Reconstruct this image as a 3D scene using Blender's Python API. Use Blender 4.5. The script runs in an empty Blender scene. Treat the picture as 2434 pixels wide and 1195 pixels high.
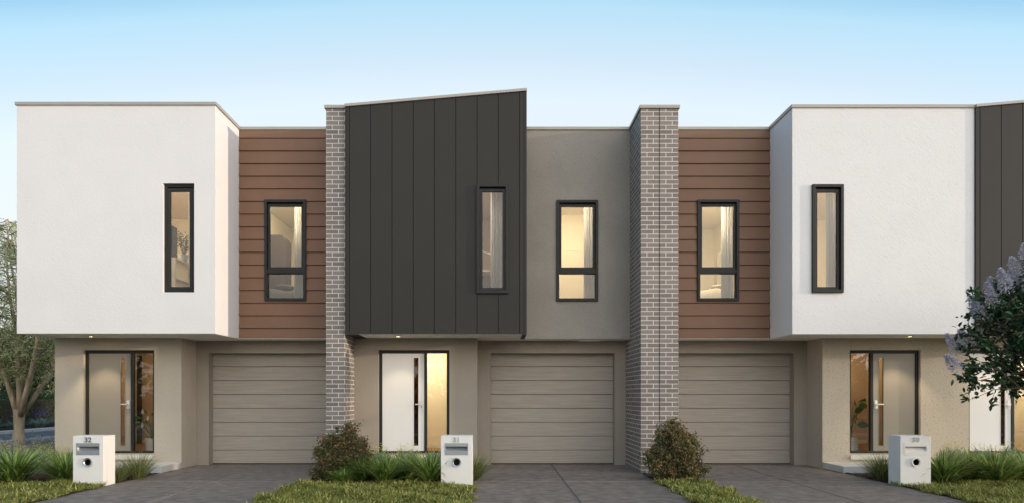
import bpy, math, numpy as np
from mathutils import Vector, Matrix

RS = np.random.RandomState(7)
SC = bpy.context.scene
COL = SC.collection
R = math.radians

# ------------------------------------------------------------------ survey
F, VX, VY, CAMH = 1544.0, 1183.0, 937.0, 1.5     # focal length (survey px), eye level
def X(px, D): return (px - VX) / F * D
def Z(py, D): return CAMH + (VY - py) / F * D
def GD(py): return CAMH * F / (py - VY)          # distance of a ground point
YL, YD, YR, YP = 12.26, 12.32, 12.37, 12.39      # faces of the projecting boxes and brick fins
YU, YE, YG, YGD = 13.40, 13.20, 13.85, 14.05     # upper wall, entry wall, garage wall, garage door
ZS, ZC0, ZC1 = 2.653, 6.945, 7.006               # soffit, coping
YB = 22.0

# ------------------------------------------------------------------ tags
def tag(o, label=None, cat=None, group=None, kind=None):
    if label: o['label'] = label
    if cat: o['category'] = cat
    if group: o['group'] = group
    if kind: o['kind'] = kind
    return o

def empty(name, loc, label=None, cat=None, group=None):
    o = bpy.data.objects.new(name, None)
    o.empty_display_size = 0.3
    COL.objects.link(o); o.location = loc
    return tag(o, label, cat, group)

def copy_tree(o, parent=None):
    c = o.copy(); COL.objects.link(c)
    if parent is not None: c.parent = parent
    for ch in list(o.children): copy_tree(ch, c)
    return c

def world_origin(o):
    v = Vector((0, 0, 0))
    while o is not None:
        v += Vector(o.location); o = o.parent
    return v

# ------------------------------------------------------------------ materials
MATS = {}
def nodes_of(m):
    return m.node_tree.nodes, m.node_tree.links

def mat(name, col, rough=0.6, var=0.0, vscale=3.0, bump=0.0, bscale=60.0, bdist=0.01, metallic=0.0,
        stretch=None, spec=0.5, detail=4.0, col2=None, coat=0.0, trans=0.0):
    if name in MATS: return MATS[name]
    m = bpy.data.materials.new(name); m.use_nodes = True
    n, l = nodes_of(m)
    b = n['Principled BSDF']
    b.inputs['Roughness'].default_value = rough
    b.inputs['Metallic'].default_value = metallic
    b.inputs['Specular IOR Level'].default_value = spec
    b.inputs['Base Color'].default_value = (*col, 1)
    if coat: b.inputs['Coat Weight'].default_value = coat
    tc = n.new('ShaderNodeTexCoord'); mp = n.new('ShaderNodeMapping')
    l.new(tc.outputs['Object'], mp.inputs['Vector'])
    if stretch: mp.inputs['Scale'].default_value = stretch
    if var:
        t = n.new('ShaderNodeTexNoise'); t.inputs['Scale'].default_value = vscale
        t.inputs['Detail'].default_value = 6; t.inputs['Roughness'].default_value = 0.6
        l.new(mp.outputs[0], t.inputs['Vector'])
        r = n.new('ShaderNodeValToRGB')
        a = col2 if col2 else tuple(c * (1 - var) for c in col)
        z = col if col2 else tuple(min(1, c * (1 + var)) for c in col)
        r.color_ramp.elements[0].position = 0.32; r.color_ramp.elements[1].position = 0.68
        r.color_ramp.elements[0].color = (*a, 1); r.color_ramp.elements[1].color = (*z, 1)
        l.new(t.outputs['Fac'], r.inputs['Fac']); l.new(r.outputs['Color'], b.inputs['Base Color'])
    if bump:
        t = n.new('ShaderNodeTexNoise'); t.inputs['Scale'].default_value = bscale
        t.inputs['Detail'].default_value = detail; t.inputs['Roughness'].default_value = 0.65
        l.new(mp.outputs[0], t.inputs['Vector'])
        bp = n.new('ShaderNodeBump'); bp.inputs['Strength'].default_value = bump
        bp.inputs['Distance'].default_value = bdist
        l.new(t.outputs['Fac'], bp.inputs['Height']); l.new(bp.outputs[0], b.inputs['Normal'])
    MATS[name] = m
    return m

def leaf_mat(name, stops, rough=0.5, trans=0.25, spec=0.35):
    """every leaf island gets its own tone"""
    m = bpy.data.materials.new(name); m.use_nodes = True
    n, l = nodes_of(m); b = n['Principled BSDF']; out = n['Material Output']
    g = n.new('ShaderNodeNewGeometry'); r = n.new('ShaderNodeValToRGB')
    e = r.color_ramp.elements
    while len(e) < len(stops): e.new(0.5)
    for i, (p, c) in enumerate(stops):
        e[i].position = p; e[i].color = (*c, 1)
    l.new(g.outputs['Random Per Island'], r.inputs['Fac'])
    l.new(r.outputs['Color'], b.inputs['Base Color'])
    b.inputs['Roughness'].default_value = rough; b.inputs['Specular IOR Level'].default_value = spec
    t = n.new('ShaderNodeBsdfTranslucent'); l.new(r.outputs['Color'], t.inputs['Color'])
    mx = n.new('ShaderNodeMixShader'); mx.inputs[0].default_value = trans
    l.new(b.outputs[0], mx.inputs[1]); l.new(t.outputs[0], mx.inputs[2]); l.new(mx.outputs[0], out.inputs['Surface'])
    return m

def glass_mat(name, tint=(1, 1, 1), refl=0.05):
    m = bpy.data.materials.new(name); m.use_nodes = True
    n, l = nodes_of(m); out = n['Material Output']; n.remove(n['Principled BSDF'])
    t = n.new('ShaderNodeBsdfTransparent'); t.inputs['Color'].default_value = (*tint, 1)
    g = n.new('ShaderNodeBsdfGlossy'); g.inputs['Roughness'].default_value = 0.01
    fr = n.new('ShaderNodeFresnel'); fr.inputs['IOR'].default_value = 1.5
    ad = n.new('ShaderNodeMath'); ad.operation = 'ADD'; ad.inputs[1].default_value = refl
    l.new(fr.outputs[0], ad.inputs[0])
    mx = n.new('ShaderNodeMixShader')
    l.new(ad.outputs[0], mx.inputs[0]); l.new(t.outputs[0], mx.inputs[1]); l.new(g.outputs[0], mx.inputs[2])
    l.new(mx.outputs[0], out.inputs['Surface'])
    return m

def emit_mat(name, col, s):
    m = bpy.data.materials.new(name); m.use_nodes = True
    b = m.node_tree.nodes['Principled BSDF']
    b.inputs['Base Color'].default_value = (*col, 1)
    b.inputs['Emission Color'].default_value = (*col, 1); b.inputs['Emission Strength'].default_value = s
    return m

def render_mat(name, col, strength=0.5, pit=0.0, var=0.05, scale=1.0):
    """trowelled acrylic render: diagonal strokes plus fine grain"""
    m = bpy.data.materials.new(name); m.use_nodes = True
    n, l = nodes_of(m); b = n['Principled BSDF']
    b.inputs['Roughness'].default_value = 0.85; b.inputs['Specular IOR Level'].default_value = 0.25
    tc = n.new('ShaderNodeTexCoord')
    mp = n.new('ShaderNodeMapping'); mp.vector_type = 'TEXTURE'; mp.inputs['Rotation'].default_value = (0, R(42), 0)
    mp.inputs['Scale'].default_value = (1.25, 1.0, 0.55)
    l.new(tc.outputs['Object'], mp.inputs['Vector'])
    t1 = n.new('ShaderNodeTexNoise'); t1.inputs['Scale'].default_value = 22 * scale; t1.inputs['Detail'].default_value = 5
    t1.inputs['Roughness'].default_value = 0.7
    l.new(mp.outputs[0], t1.inputs['Vector'])
    t2 = n.new('ShaderNodeTexNoise'); t2.inputs['Scale'].default_value = 1.3; t2.inputs['Detail'].default_value = 5
    l.new(tc.outputs['Object'], t2.inputs['Vector'])
    r = n.new('ShaderNodeValToRGB')
    r.color_ramp.elements[0].position = 0.3; r.color_ramp.elements[1].position = 0.7
    r.color_ramp.elements[0].color = (*[c * (1 - var) for c in col], 1)
    r.color_ramp.elements[1].color = (*[min(1, c * (1 + var)) for c in col], 1)
    l.new(t2.outputs['Fac'], r.inputs['Fac'])
    src = r.outputs['Color']
    if pit:
        r2 = n.new('ShaderNodeValToRGB')
        r2.color_ramp.elements[0].position = 0.35; r2.color_ramp.elements[1].position = 0.45
        r2.color_ramp.elements[0].color = (1 - pit,) * 3 + (1,); r2.color_ramp.elements[1].color = (1, 1, 1, 1)
        l.new(t1.outputs['Fac'], r2.inputs['Fac'])
        mx = n.new('ShaderNodeMixRGB'); mx.blend_type = 'MULTIPLY'; mx.inputs[0].default_value = 1
        l.new(src, mx.inputs[1]); l.new(r2.outputs['Color'], mx.inputs[2]); src = mx.outputs[0]
    l.new(src, b.inputs['Base Color'])
    bp = n.new('ShaderNodeBump'); bp.inputs['Strength'].default_value = strength; bp.inputs['Distance'].default_value = 0.012
    l.new(t1.outputs['Fac'], bp.inputs['Height']); l.new(bp.outputs[0], b.inputs['Normal'])
    return m

def brick_mat():
    m = bpy.data.materials.new('grey_brick'); m.use_nodes = True
    n, l = nodes_of(m); b = n['Principled BSDF']
    b.inputs['Roughness'].default_value = 0.85; b.inputs['Specular IOR Level'].default_value = 0.25
    uv = n.new('ShaderNodeUVMap')
    br = n.new('ShaderNodeTexBrick')
    br.offset = 0.5; br.squash = 1.0
    br.inputs['Scale'].default_value = 1.0
    br.inputs['Brick Width'].default_value = 0.24; br.inputs['Row Height'].default_value = 0.0863
    br.inputs['Mortar Size'].default_value = 0.0062; br.inputs['Mortar Smooth'].default_value = 0.1
    br.inputs['Bias'].default_value = 0.0
    br.inputs['Color1'].default_value = (0.190, 0.158, 0.143, 1)
    br.inputs['Color2'].default_value = (0.272, 0.228, 0.205, 1)
    br.inputs['Mortar'].default_value = (0.74, 0.69, 0.64, 1)
    l.new(uv.outputs[0], br.inputs['Vector'])
    t = n.new('ShaderNodeTexNoise'); t.inputs['Scale'].default_value = 90; t.inputs['Detail'].default_value = 5
    l.new(uv.outputs[0], t.inputs['Vector'])
    r = n.new('ShaderNodeValToRGB'); r.color_ramp.elements[0].position = 0.3; r.color_ramp.elements[1].position = 0.7
    r.color_ramp.elements[0].color = (0.78, 0.78, 0.78, 1); r.color_ramp.elements[1].color = (1.12, 1.12, 1.12, 1)
    l.new(t.outputs['Fac'], r.inputs['Fac'])
    mx = n.new('ShaderNodeMixRGB'); mx.blend_type = 'MULTIPLY'; mx.inputs[0].default_value = 1
    l.new(br.outputs['Color'], mx.inputs[1]); l.new(r.outputs['Color'], mx.inputs[2])
    l.new(mx.outputs[0], b.inputs['Base Color'])
    inv = n.new('ShaderNodeMath'); inv.operation = 'SUBTRACT'; inv.inputs[0].default_value = 1.0
    l.new(br.outputs['Fac'], inv.inputs[1])
    ad = n.new('ShaderNodeMath'); ad.operation = 'MULTIPLY_ADD'; ad.inputs[1].default_value = 0.25
    l.new(t.outputs['Fac'], ad.inputs[0]); l.new(inv.outputs[0], ad.inputs[2])
    bp = n.new('ShaderNodeBump'); bp.inputs['Strength'].default_value = 0.7; bp.inputs['Distance'].default_value = 0.006
    l.new(ad.outputs[0], bp.inputs['Height']); l.new(bp.outputs[0], b.inputs['Normal'])
    return m

M_WHITE = render_mat('white_render', (0.725, 0.693, 0.685), 0.30, 0.0, 0.02, 1.0)
M_WHITE2 = render_mat('coarse_white_render', (0.725, 0.695, 0.685), 0.34, 0.06, 0.02, 0.9)
M_BEIGED = render_mat('shaded_beige_render', (0.325, 0.278, 0.226), 0.5, 0.10, 0.05, 1.5)  # beige paint, shade darkened into its colour; garage walls, centre entry wall
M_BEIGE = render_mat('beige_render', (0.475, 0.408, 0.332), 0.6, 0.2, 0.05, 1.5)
M_BEIGE2 = render_mat('coarse_beige_render', (0.475, 0.405, 0.318), 0.7, 0.36, 0.05, 1.0)
M_GREY = render_mat('grey_render', (0.292, 0.262, 0.228), 0.6, 0.2, 0.08, 1.5)
M_BRICK = brick_mat()
M_BROWN = mat('brown_weatherboard', (0.196, 0.106, 0.066), 0.6, 0.06, 1.5, 0.15, 160, 0.003, spec=0.3)
M_DARK = mat('charcoal_panel', (0.034, 0.031, 0.028), 0.62, 0.05, 1.2, 0.06, 220, 0.002, spec=0.22)
M_GROOVE = mat('panel_groove', (0.012, 0.011, 0.010), 0.8)
M_CAP = mat('metal_coping', (0.36, 0.325, 0.285), 0.45, 0.04, 2.0, spec=0.5)
M_FRAME = mat('charcoal_aluminium', (0.020, 0.020, 0.019), 0.5, spec=0.25)
M_SOFFIT = mat('soffit_paint', (0.84, 0.80, 0.73), 0.8, 0.02, 2.0)
M_GARAGE = mat('garage_woodgrain', (0.362, 0.312, 0.262), 0.6, 0.13, 12.0, 0.9, 30, 0.007, stretch=(0.14, 1.0, 4.5), spec=0.35, detail=7)
M_DOORW = mat('white_door_paint', (0.72, 0.695, 0.67), 0.35, 0.01, 2.0)
M_DOORT = mat('taupe_door_paint', (0.25, 0.218, 0.174), 0.4, 0.03, 2.0)
M_GLASS = glass_mat('window_glass', (0.97, 0.97, 0.96), 0.0)
M_GLASSD = glass_mat('tinted_glass', (0.17, 0.105, 0.075), 0.03)
M_HANDLE = mat('brushed_nickel', (0.72, 0.70, 0.68), 0.3, metallic=0.6)
M_SILL = mat('sill_render', (0.62, 0.58, 0.51), 0.8, 0.05, 4.0, 0.3, 60, 0.006)
M_SLAB = mat('porch_concrete', (0.55, 0.52, 0.48), 0.8, 0.07, 3.0, 0.3, 90, 0.004)
M_LBOX = mat('letterbox_render', (0.72, 0.69, 0.66), 0.75, 0.02, 3.0, 0.12, 120, 0.003)
M_STEEL = mat('stainless_plate', (0.46, 0.48, 0.51), 0.38, 0.06, 5.0, metallic=0.75, stretch=(1, 1, 8))
M_STEELW = mat('white_metal_plate', (0.72, 0.69, 0.65), 0.4)
M_BLACK = mat('black_inside', (0.010, 0.009, 0.008), 0.7)
M_NUM_D = mat('dark_number', (0.16, 0.16, 0.165), 0.4, metallic=0.3)
M_NUM_L = mat('light_number', (0.50, 0.50, 0.50), 0.35, metallic=0.4)
M_NUM_W = mat('pale_number', (0.47, 0.45, 0.43), 0.35)
M_ROOM = mat('cream_wall', (0.74, 0.67, 0.50), 0.8, 0.02, 1.0)
M_ROOMT = mat('tan_wall', (0.50, 0.36, 0.22), 0.8, 0.03, 1.0)
M_CEIL = mat('cream_ceiling', (0.78, 0.72, 0.58), 0.8)
M_FLOOR = mat('timber_floor', (0.30, 0.13, 0.055), 0.4, 0.25, 3.0, stretch=(1, 12, 1))
M_CURT = leaf_mat('sheer_curtain', [(0, (0.70, 0.68, 0.64)), (1, (0.74, 0.72, 0.68))], 0.9, 0.5, 0.1)
M_SHELF = mat('white_laminate', (0.72, 0.68, 0.60), 0.5)
M_DARKJ = mat('dark_joinery', (0.03, 0.026, 0.022), 0.5)
M_BROWNJ = mat('walnut_joinery', (0.17, 0.115, 0.07), 0.5, 0.12, 4.0, stretch=(4, 1, 0.4))
M_BLANK = mat('grey_blanket', (0.05, 0.045, 0.04), 0.9, 0.1, 8, 0.4, 60, 0.01)
M_LINEN = mat('beige_linen', (0.46, 0.40, 0.30), 0.9, 0.05, 8, 0.4, 40, 0.01)
M_POTW = mat('white_ceramic', (0.74, 0.73, 0.70), 0.3)
M_POTG = mat('grey_ceramic', (0.36, 0.37, 0.37), 0.5)
M_LAMP = emit_mat('lit_lamp', (1.0, 0.80, 0.52), 14.0)

# ------------------------------------------------------------------ mesh builder
class MB:
    def __init__(s): s.v = []; s.f = []
    def add(s, vs, fs):
        o = len(s.v); s.v += [tuple(v) for v in vs]; s.f += [tuple(i + o for i in f) for f in fs]
        return s
    def box(s, x0, x1, y0, y1, z0, z1):
        return s.add([(x0, y0, z0), (x1, y0, z0), (x1, y1, z0), (x0, y1, z0), (x0, y0, z1), (x1, y0, z1), (x1, y1, z1), (x0, y1, z1)],
                     [(0, 3, 2, 1), (4, 5, 6, 7), (0, 1, 5, 4), (1, 2, 6, 5), (2, 3, 7, 6), (3, 0, 4, 7)])
    def prism_y(s, prof, y0, y1):
        """polygon given in x,z (counter-clockwise seen from -y) pulled along y"""
        n = len(prof)
        vs = [(x, y0, z) for x, z in prof] + [(x, y1, z) for x, z in prof]
        return s.add(vs, [tuple(range(n)), tuple(range(2 * n - 1, n - 1, -1))] + [((i + 1) % n, i, i + n, (i + 1) % n + n) for i in range(n)])
    def prism_x(s, prof, x0, x1):
        """polygon given in y,z pulled along x"""
        n = len(prof)
        vs = [(x0, y, z) for y, z in prof] + [(x1, y, z) for y, z in prof]
        return s.add(vs, [tuple(range(n - 1, -1, -1)), tuple(range(n, 2 * n))] + [(i, (i + 1) % n, (i + 1) % n + n, i + n) for i in range(n)])
    def ring(s, x0, x1, z0, z1, w, y0, y1, wt=None, wb=None):
        """rectangular frame, mitred so no faces overlap"""
        wt = w if wt is None else wt; wb = w if wb is None else wb
        o = [(x0, z0), (x1, z0), (x1, z1), (x0, z1)]; i = [(x0 + w, z0 + wb), (x1 - w, z0 + wb), (x1 - w, z1 - wt), (x0 + w, z1 - wt)]
        vs = [(x, y0, z) for x, z in o + i] + [(x, y1, z) for x, z in o + i]
        fs = []
        for k in range(4):
            a, b = k, (k + 1) % 4
            fs += [(a, b, b + 4, a + 4), (b + 8, a + 8, a + 12, b + 12), (b, a, a + 8, b + 8), (a + 4, b + 4, b + 12, a + 12)]
        return s.add(vs, fs)
    def wall(s, x0, x1, z0, z1, y0, y1, holes=()):
        """solid wall with rectangular openings and their reveals"""
        xs = sorted({x0, x1, *[h[0] for h in holes], *[h[1] for h in holes]})
        zs = sorted({z0, z1, *[h[2] for h in holes], *[h[3] for h in holes]})
        solid = lambda xa, xb, za, zb: not any(h[0] < (xa + xb) / 2 < h[1] and h[2] < (za + zb) / 2 < h[3] for h in holes)
        nx, nz = len(xs) - 1, len(zs) - 1
        g = [[solid(xs[i], xs[i + 1], zs[j], zs[j + 1]) for j in range(nz)] for i in range(nx)]
        on = lambda i, j: 0 <= i < nx and 0 <= j < nz and g[i][j]
        for i in range(nx):
            for j in range(nz):
                if not g[i][j]: continue
                xa, xb, za, zb = xs[i], xs[i + 1], zs[j], zs[j + 1]
                q = [(xa, y0, za), (xb, y0, za), (xb, y0, zb), (xa, y0, zb), (xa, y1, za), (xb, y1, za), (xb, y1, zb), (xa, y1, zb)]
                fs = [(0, 1, 2, 3), (5, 4, 7, 6)]
                if not on(i - 1, j): fs.append((0, 3, 7, 4))
                if not on(i + 1, j): fs.append((1, 5, 6, 2))
                if not on(i, j - 1): fs.append((0, 4, 5, 1))
                if not on(i, j + 1): fs.append((3, 2, 6, 7))
                s.add(q, fs)
        return s
    def tube(s, pts, rad, n=8, cap=True):
        pts = [Vector(p) for p in pts]; up = Vector((0.31, 0.17, 0.93)); o = len(s.v)
        for k, p in enumerate(pts):
            d = (pts[min(k + 1, len(pts) - 1)] - pts[max(k - 1, 0)]).normalized()
            a = d.cross(up)
            if a.length < 1e-3: a = d.cross(Vector((1, 0, 0)))
            a.normalize(); b = d.cross(a)
            for i in range(n):
                t = 2 * math.pi * i / n
                s.v.append(tuple(p + (a * math.cos(t) + b * math.sin(t)) * rad[k]))
        for k in range(len(pts) - 1):
            for i in range(n):
                j = (i + 1) % n
                s.f.append((o + k * n + i, o + (k + 1) * n + i, o + (k + 1) * n + j, o + k * n + j))
        if cap:
            s.f.append(tuple(o + i for i in range(n)))
            s.f.append(tuple(o + (len(pts) - 1) * n + i for i in range(n - 1, -1, -1)))
        return s
    def lathe(s, c, prof, n=24, axis='z'):
        o = len(s.v); m = len(prof)
        for r, h in prof:
            for i in range(n):
                t = 2 * math.pi * i / n; a, b = r * math.cos(t), r * math.sin(t)
                s.v.append((c[0] + a, c[1] + b, c[2] + h) if axis == 'z' else (c[0] + a, c[1] - h, c[2] + b))
        for k in range(m - 1):
            for i in range(n):
                j = (i + 1) % n
                s.f.append((o + k * n + i, o + k * n + j, o + (k + 1) * n + j, o + (k + 1) * n + i))
        return s
    def build(s, name, m, parent=None, uv0=None, bevel=0.0, smooth=False, recalc=True):
        org = world_origin(parent) if parent is not None else Vector((0, 0, 0))
        me = bpy.data.meshes.new(name)
        me.from_pydata([(x - org.x, y - org.y, z - org.z) for x, y, z in s.v], [], s.f)
        me.materials.append(m)
        if recalc:
            import bmesh
            bm = bmesh.new(); bm.from_mesh(me)
            bmesh.ops.remove_doubles(bm, verts=bm.verts, dist=1e-5)
            bmesh.ops.recalc_face_normals(bm, faces=bm.faces); bm.to_mesh(me); bm.free()
        if uv0 is not None:
            uvl = me.uv_layers.new(name='UVMap')
            for p in me.polygons:
                nn = p.normal
                for li in p.loop_indices:
                    w = me.vertices[me.loops[li].vertex_index].co + org
                    if abs(nn.y) > 0.7: u = w.x - uv0[0]
                    elif abs(nn.x) > 0.7: u = w.y - uv0[1]
                    else: u = w.x - uv0[0]
                    v = w.z - uv0[2] if abs(nn.z) < 0.7 else w.y - uv0[1]
                    uvl.data[li].uv = (u, v)
        if smooth:
            for p in me.polygons: p.use_smooth = True
        o = bpy.data.objects.new(name, me); COL.objects.link(o)
        if parent is not None: o.parent = parent
        if bevel:
            bv = o.modifiers.new('bevel', 'BEVEL'); bv.width = bevel; bv.segments = 2; bv.limit_method = 'ANGLE'
        return o

def np_obj(name, verts, faces, m, parent=None, smooth=False):
    me = bpy.data.meshes.new(name)
    me.from_pydata(np.asarray(verts).tolist(), [], [tuple(f) for f in np.asarray(faces).tolist()])
    me.materials.append(m)
    if smooth: me.polygons.foreach_set('use_smooth', [True] * len(me.polygons))
    o = bpy.data.objects.new(name, me); COL.objects.link(o)
    if parent is not None: o.parent = parent
    return o

# ------------------------------------------------------------------ foliage kit (numpy)
def blades(base, az, lean, L, W, droop, k=4, rs=RS):
    """curved tapering blades: base (N,3), azimuth, lean (horizontal run / length), length, width, droop"""
    N = len(base); t = np.linspace(0, 1, k + 1)
    d = np.stack([np.cos(az), np.sin(az), np.zeros(N)], 1)
    tw = az + np.pi / 2 + rs.uniform(-0.6, 0.6, N)
    sd = np.stack([np.cos(tw), np.sin(tw), np.zeros(N)], 1)
    out = np.zeros((N, (k + 1) * 2, 3))
    for i, ti in enumerate(t):
        run = L * (lean * ti + 0.55 * droop * ti ** 2)
        hh = L * (np.sqrt(np.clip(1 - lean ** 2, 0.05, 1)) * ti - 0.62 * droop * ti ** 2.4)
        p = base + d * run[:, None] + np.array([0, 0, 1.0]) * hh[:, None]
        w = W * (1 - ti ** 2.2) * (0.65 + 0.35 * min(1, ti * 4)) + 0.0006
        out[:, 2 * i] = p - sd * (w / 2)[:, None]; out[:, 2 * i + 1] = p + sd * (w / 2)[:, None]
    v = out.reshape(-1, 3)
    f = np.array([[2 * i, 2 * i + 1, 2 * i + 3, 2 * i + 2] for i in range(k)])
    fs = (f[None] + (np.arange(N) * (k + 1) * 2)[:, None, None]).reshape(-1, 4)
    return v, fs

def rand_dirs(N, rs=RS):
    v = rs.normal(size=(N, 3)); return v / np.linalg.norm(v, axis=1)[:, None]

def leaves(c, d, L, W, rs=RS, fold=0.25):
    """folded pointed leaves: base c, direction d, length, width"""
    N = len(c); r = rand_dirs(N, rs)
    s = np.cross(d, r); s /= np.linalg.norm(s, axis=1)[:, None] + 1e-9
    n = np.cross(s, d)
    L = np.broadcast_to(L, N)[:, None]; W = np.broadcast_to(W, N)[:, None]
    m = c + d * L * 0.45
    v = np.stack([c, m + s * W / 2 + n * W * fold, c + d * L, m - s * W / 2 + n * W * fold], 1).reshape(-1, 3)
    f = np.array([[0, 1, 2], [0, 2, 3]])
    fs = (f[None] + (np.arange(N) * 4)[:, None, None]).reshape(-1, 3)
    return v, fs

def round_leaves(c, d, L, W, rs=RS, fold=0.2, curl=0.12):
    """oval leaves with a midrib crease and a drooping tip"""
    N = len(c); r = rand_dirs(N, rs)
    s = np.cross(d, r); s /= np.linalg.norm(s, axis=1)[:, None] + 1e-9
    n = np.cross(s, d)
    n *= np.where(n[:, 2] < 0, -1, 1)[:, None]
    L = np.broadcast_to(L, N)[:, None]; W = np.broadcast_to(W, N)[:, None]
    at = lambda t, w: c + d * L * t + s * W * w + n * (W * fold * abs(w) * 2 - L * curl * t * t)
    rows = [at(0, 0), at(0.2, 0.34), at(0.5, 0.5), at(0.8, 0.31), at(1, 0), at(0.8, -0.31), at(0.5, -0.5), at(0.2, -0.34), at(0.5, 0), at(0.8, 0)]
    v = np.stack(rows, 1).reshape(-1, 3)
    f = np.array([[0, 1, 8], [1, 2, 8], [2, 9, 8], [2, 3, 9], [3, 4, 9], [0, 8, 7], [7, 8, 6], [6, 8, 9], [6, 9, 5], [5, 9, 4]])
    return v, (f[None] + (np.arange(N) * 10)[:, None, None]).reshape(-1, 3)

def merge(parts):
    vs, fs, o = [], [], 0
    for v, f in parts:
        vs.append(v); fs.append(f + o); o += len(v)
    return np.concatenate(vs), np.concatenate(fs)

exec_later = []
# ================================================================== HOUSES
def room(h, x0, x1, y0, y1, z0, z1, mw, mf, s=9.0, lx=None, ly=None, lr=0.22):
    w = MB()
    w.add([(x0, y0, z0), (x0, y1, z0), (x0, y1, z1), (x0, y0, z1)], [(0, 1, 2, 3)])
    w.add([(x1, y0, z0), (x1, y1, z0), (x1, y1, z1), (x1, y0, z1)], [(3, 2, 1, 0)])
    w.add([(x0, y1, z0), (x1, y1, z0), (x1, y1, z1), (x0, y1, z1)], [(0, 1, 2, 3)])
    w.build('room_wall', mw, h, recalc=False)
    MB().add([(x0, y0, z1), (x1, y0, z1), (x1, y1, z1), (x0, y1, z1)], [(3, 2, 1, 0)]).build('room_ceiling', M_CEIL, h, recalc=False)
    MB().add([(x0, y0, z0), (x1, y0, z0), (x1, y1, z0), (x0, y1, z0)], [(0, 1, 2, 3)]).build('room_floor', mf, h, recalc=False)
    sk = MB().box(x0, x1, y1 - 0.015, y1, z0, z0 + 0.09).build('skirting', M_SHELF, h)
    lx = (x0 + x1) / 2 if lx is None else lx; ly = y0 + 2.0 if ly is None else ly
    m = bpy.data.materials.get('lamp_%g' % s) or emit_mat('lamp_%g' % s, (1.0, 0.86, 0.62), s * 9.0)
    MB().lathe((lx, ly, z1 - 0.06), [(0.001, 0.0), (lr * 0.9, 0.0), (lr, 0.012), (lr, 0.055)], 24).build('ceiling_light', m, h)

def window(h, x0, x1, z0, z1, y, kind, proud=0.045, glass=None):
    """charcoal aluminium window; kind 'awning' has a sash over a fixed pane"""
    g = glass or M_GLASS
    fw = 0.055
    fr = MB().ring(x0, x1, z0, z1, fw, y - proud, y + 0.10)
    if kind == 'awning':
        zt = z0 + (z1 - z0) * 0.272
        fr.box(x0 + fw, x1 - fw, y - proud + 0.006, y + 0.098, zt, zt + 0.085)
        f = fr.build('window', M_FRAME, h, bevel=0.003)
        s = MB().ring(x0 + fw + 0.004, x1 - fw - 0.004, zt + 0.089, z1 - fw - 0.03, 0.045, y + 0.0, y + 0.05).build('sash', M_FRAME, f, bevel=0.003)
        MB().box(x0 + fw + 0.04, x1 - fw - 0.04, y + 0.022, y + 0.028, zt + 0.13, z1 - fw - 0.07).build('pane', g, f)
        MB().box(x0 + fw - 0.004, x1 - fw + 0.004, y + 0.032, y + 0.038, z0 + fw - 0.004, zt + 0.004).build('pane', g, f)
        MB().box(x0 + fw + 0.004, x1 - fw - 0.004, y + 0.03, y + 0.095, z1 - fw - 0.03, z1 - fw + 0.002).build('head_channel', M_FRAME, f)
    else:
        f = fr.build('window', M_FRAME, h, bevel=0.003)
        MB().ring(x0 + fw + 0.004, x1 - fw - 0.004, z0 + fw + 0.004, z1 - fw - 0.03, 0.052, y + 0.0, y + 0.05).build('sash', M_FRAME, f, bevel=0.003)
        MB().box(x0 + fw + 0.05, x1 - fw - 0.05, y + 0.022, y + 0.028, z0 + fw + 0.05, z1 - fw - 0.075).build('pane', g, f)
        MB().box(x0 + fw + 0.004, x1 - fw - 0.004, y + 0.03, y + 0.095, z1 - fw - 0.03, z1 - fw + 0.002).build('head_channel', M_FRAME, f)
    return f

def boards(h, x0, x1, z0, z1, y, win):
    """lapped weatherboards, cut round the window"""
    mb = MB(); p = 0.2602; ztop = z1; zj = Z(780.2, YU)
    rows = []; z = zj
    rows.append((z0, zj))
    while z < z1 - 0.02:
        rows.append((z, min(z + p, z1))); z += p
    wx0, wx1, wz0, wz1 = win
    for a, b in rows:
        full = p
        yy = lambda zz, a=a, b=b: y - 0.034 + 0.026 * (zz - (b - full)) / full
        def piece(xa, xb, za, zb):
            mb.prism_x([(yy(za), za), (y, za), (y, zb), (yy(zb), zb)], xa, xb)
        a2 = a + 0.009
        if b <= wz0 or a2 >= wz1: piece(x0, x1, a2, b)
        else:
            piece(x0, wx0, a2, b); piece(wx1, x1, a2, b)
            if a2 < wz0: piece(wx0, wx1, a2, wz0)
            if b > wz1: piece(wx0, wx1, wz1, b)
    return mb.build('weatherboard_cladding', M_BROWN, h)

def garage_door(h, x0, x1, y):
    n = 8; ph = 0.3005
    mb = MB()
    for k in range(n):
        a = 0.006 + k * ph; b = a + ph - 0.007; c = 0.007
        mb.prism_x([(y + 0.03, a), (y + 0.03, b), (y + c, b), (y, b - c), (y, a + c), (y + c, a)], x0 - 0.03, x1 + 0.03)
    d = mb.build('garage_door', M_GARAGE, h)
    MB().box(x0 - 0.05, x1 + 0.05, y + 0.031, y + 0.06, 0.004, n * ph + 0.02).build('backing', M_GROOVE, d)
    MB().box(x0 - 0.02, x1 + 0.02, y - 0.012, y - 0.001, 0.003, 0.022).build('bottom_seal', M_BLACK, d)
    return d

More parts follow.
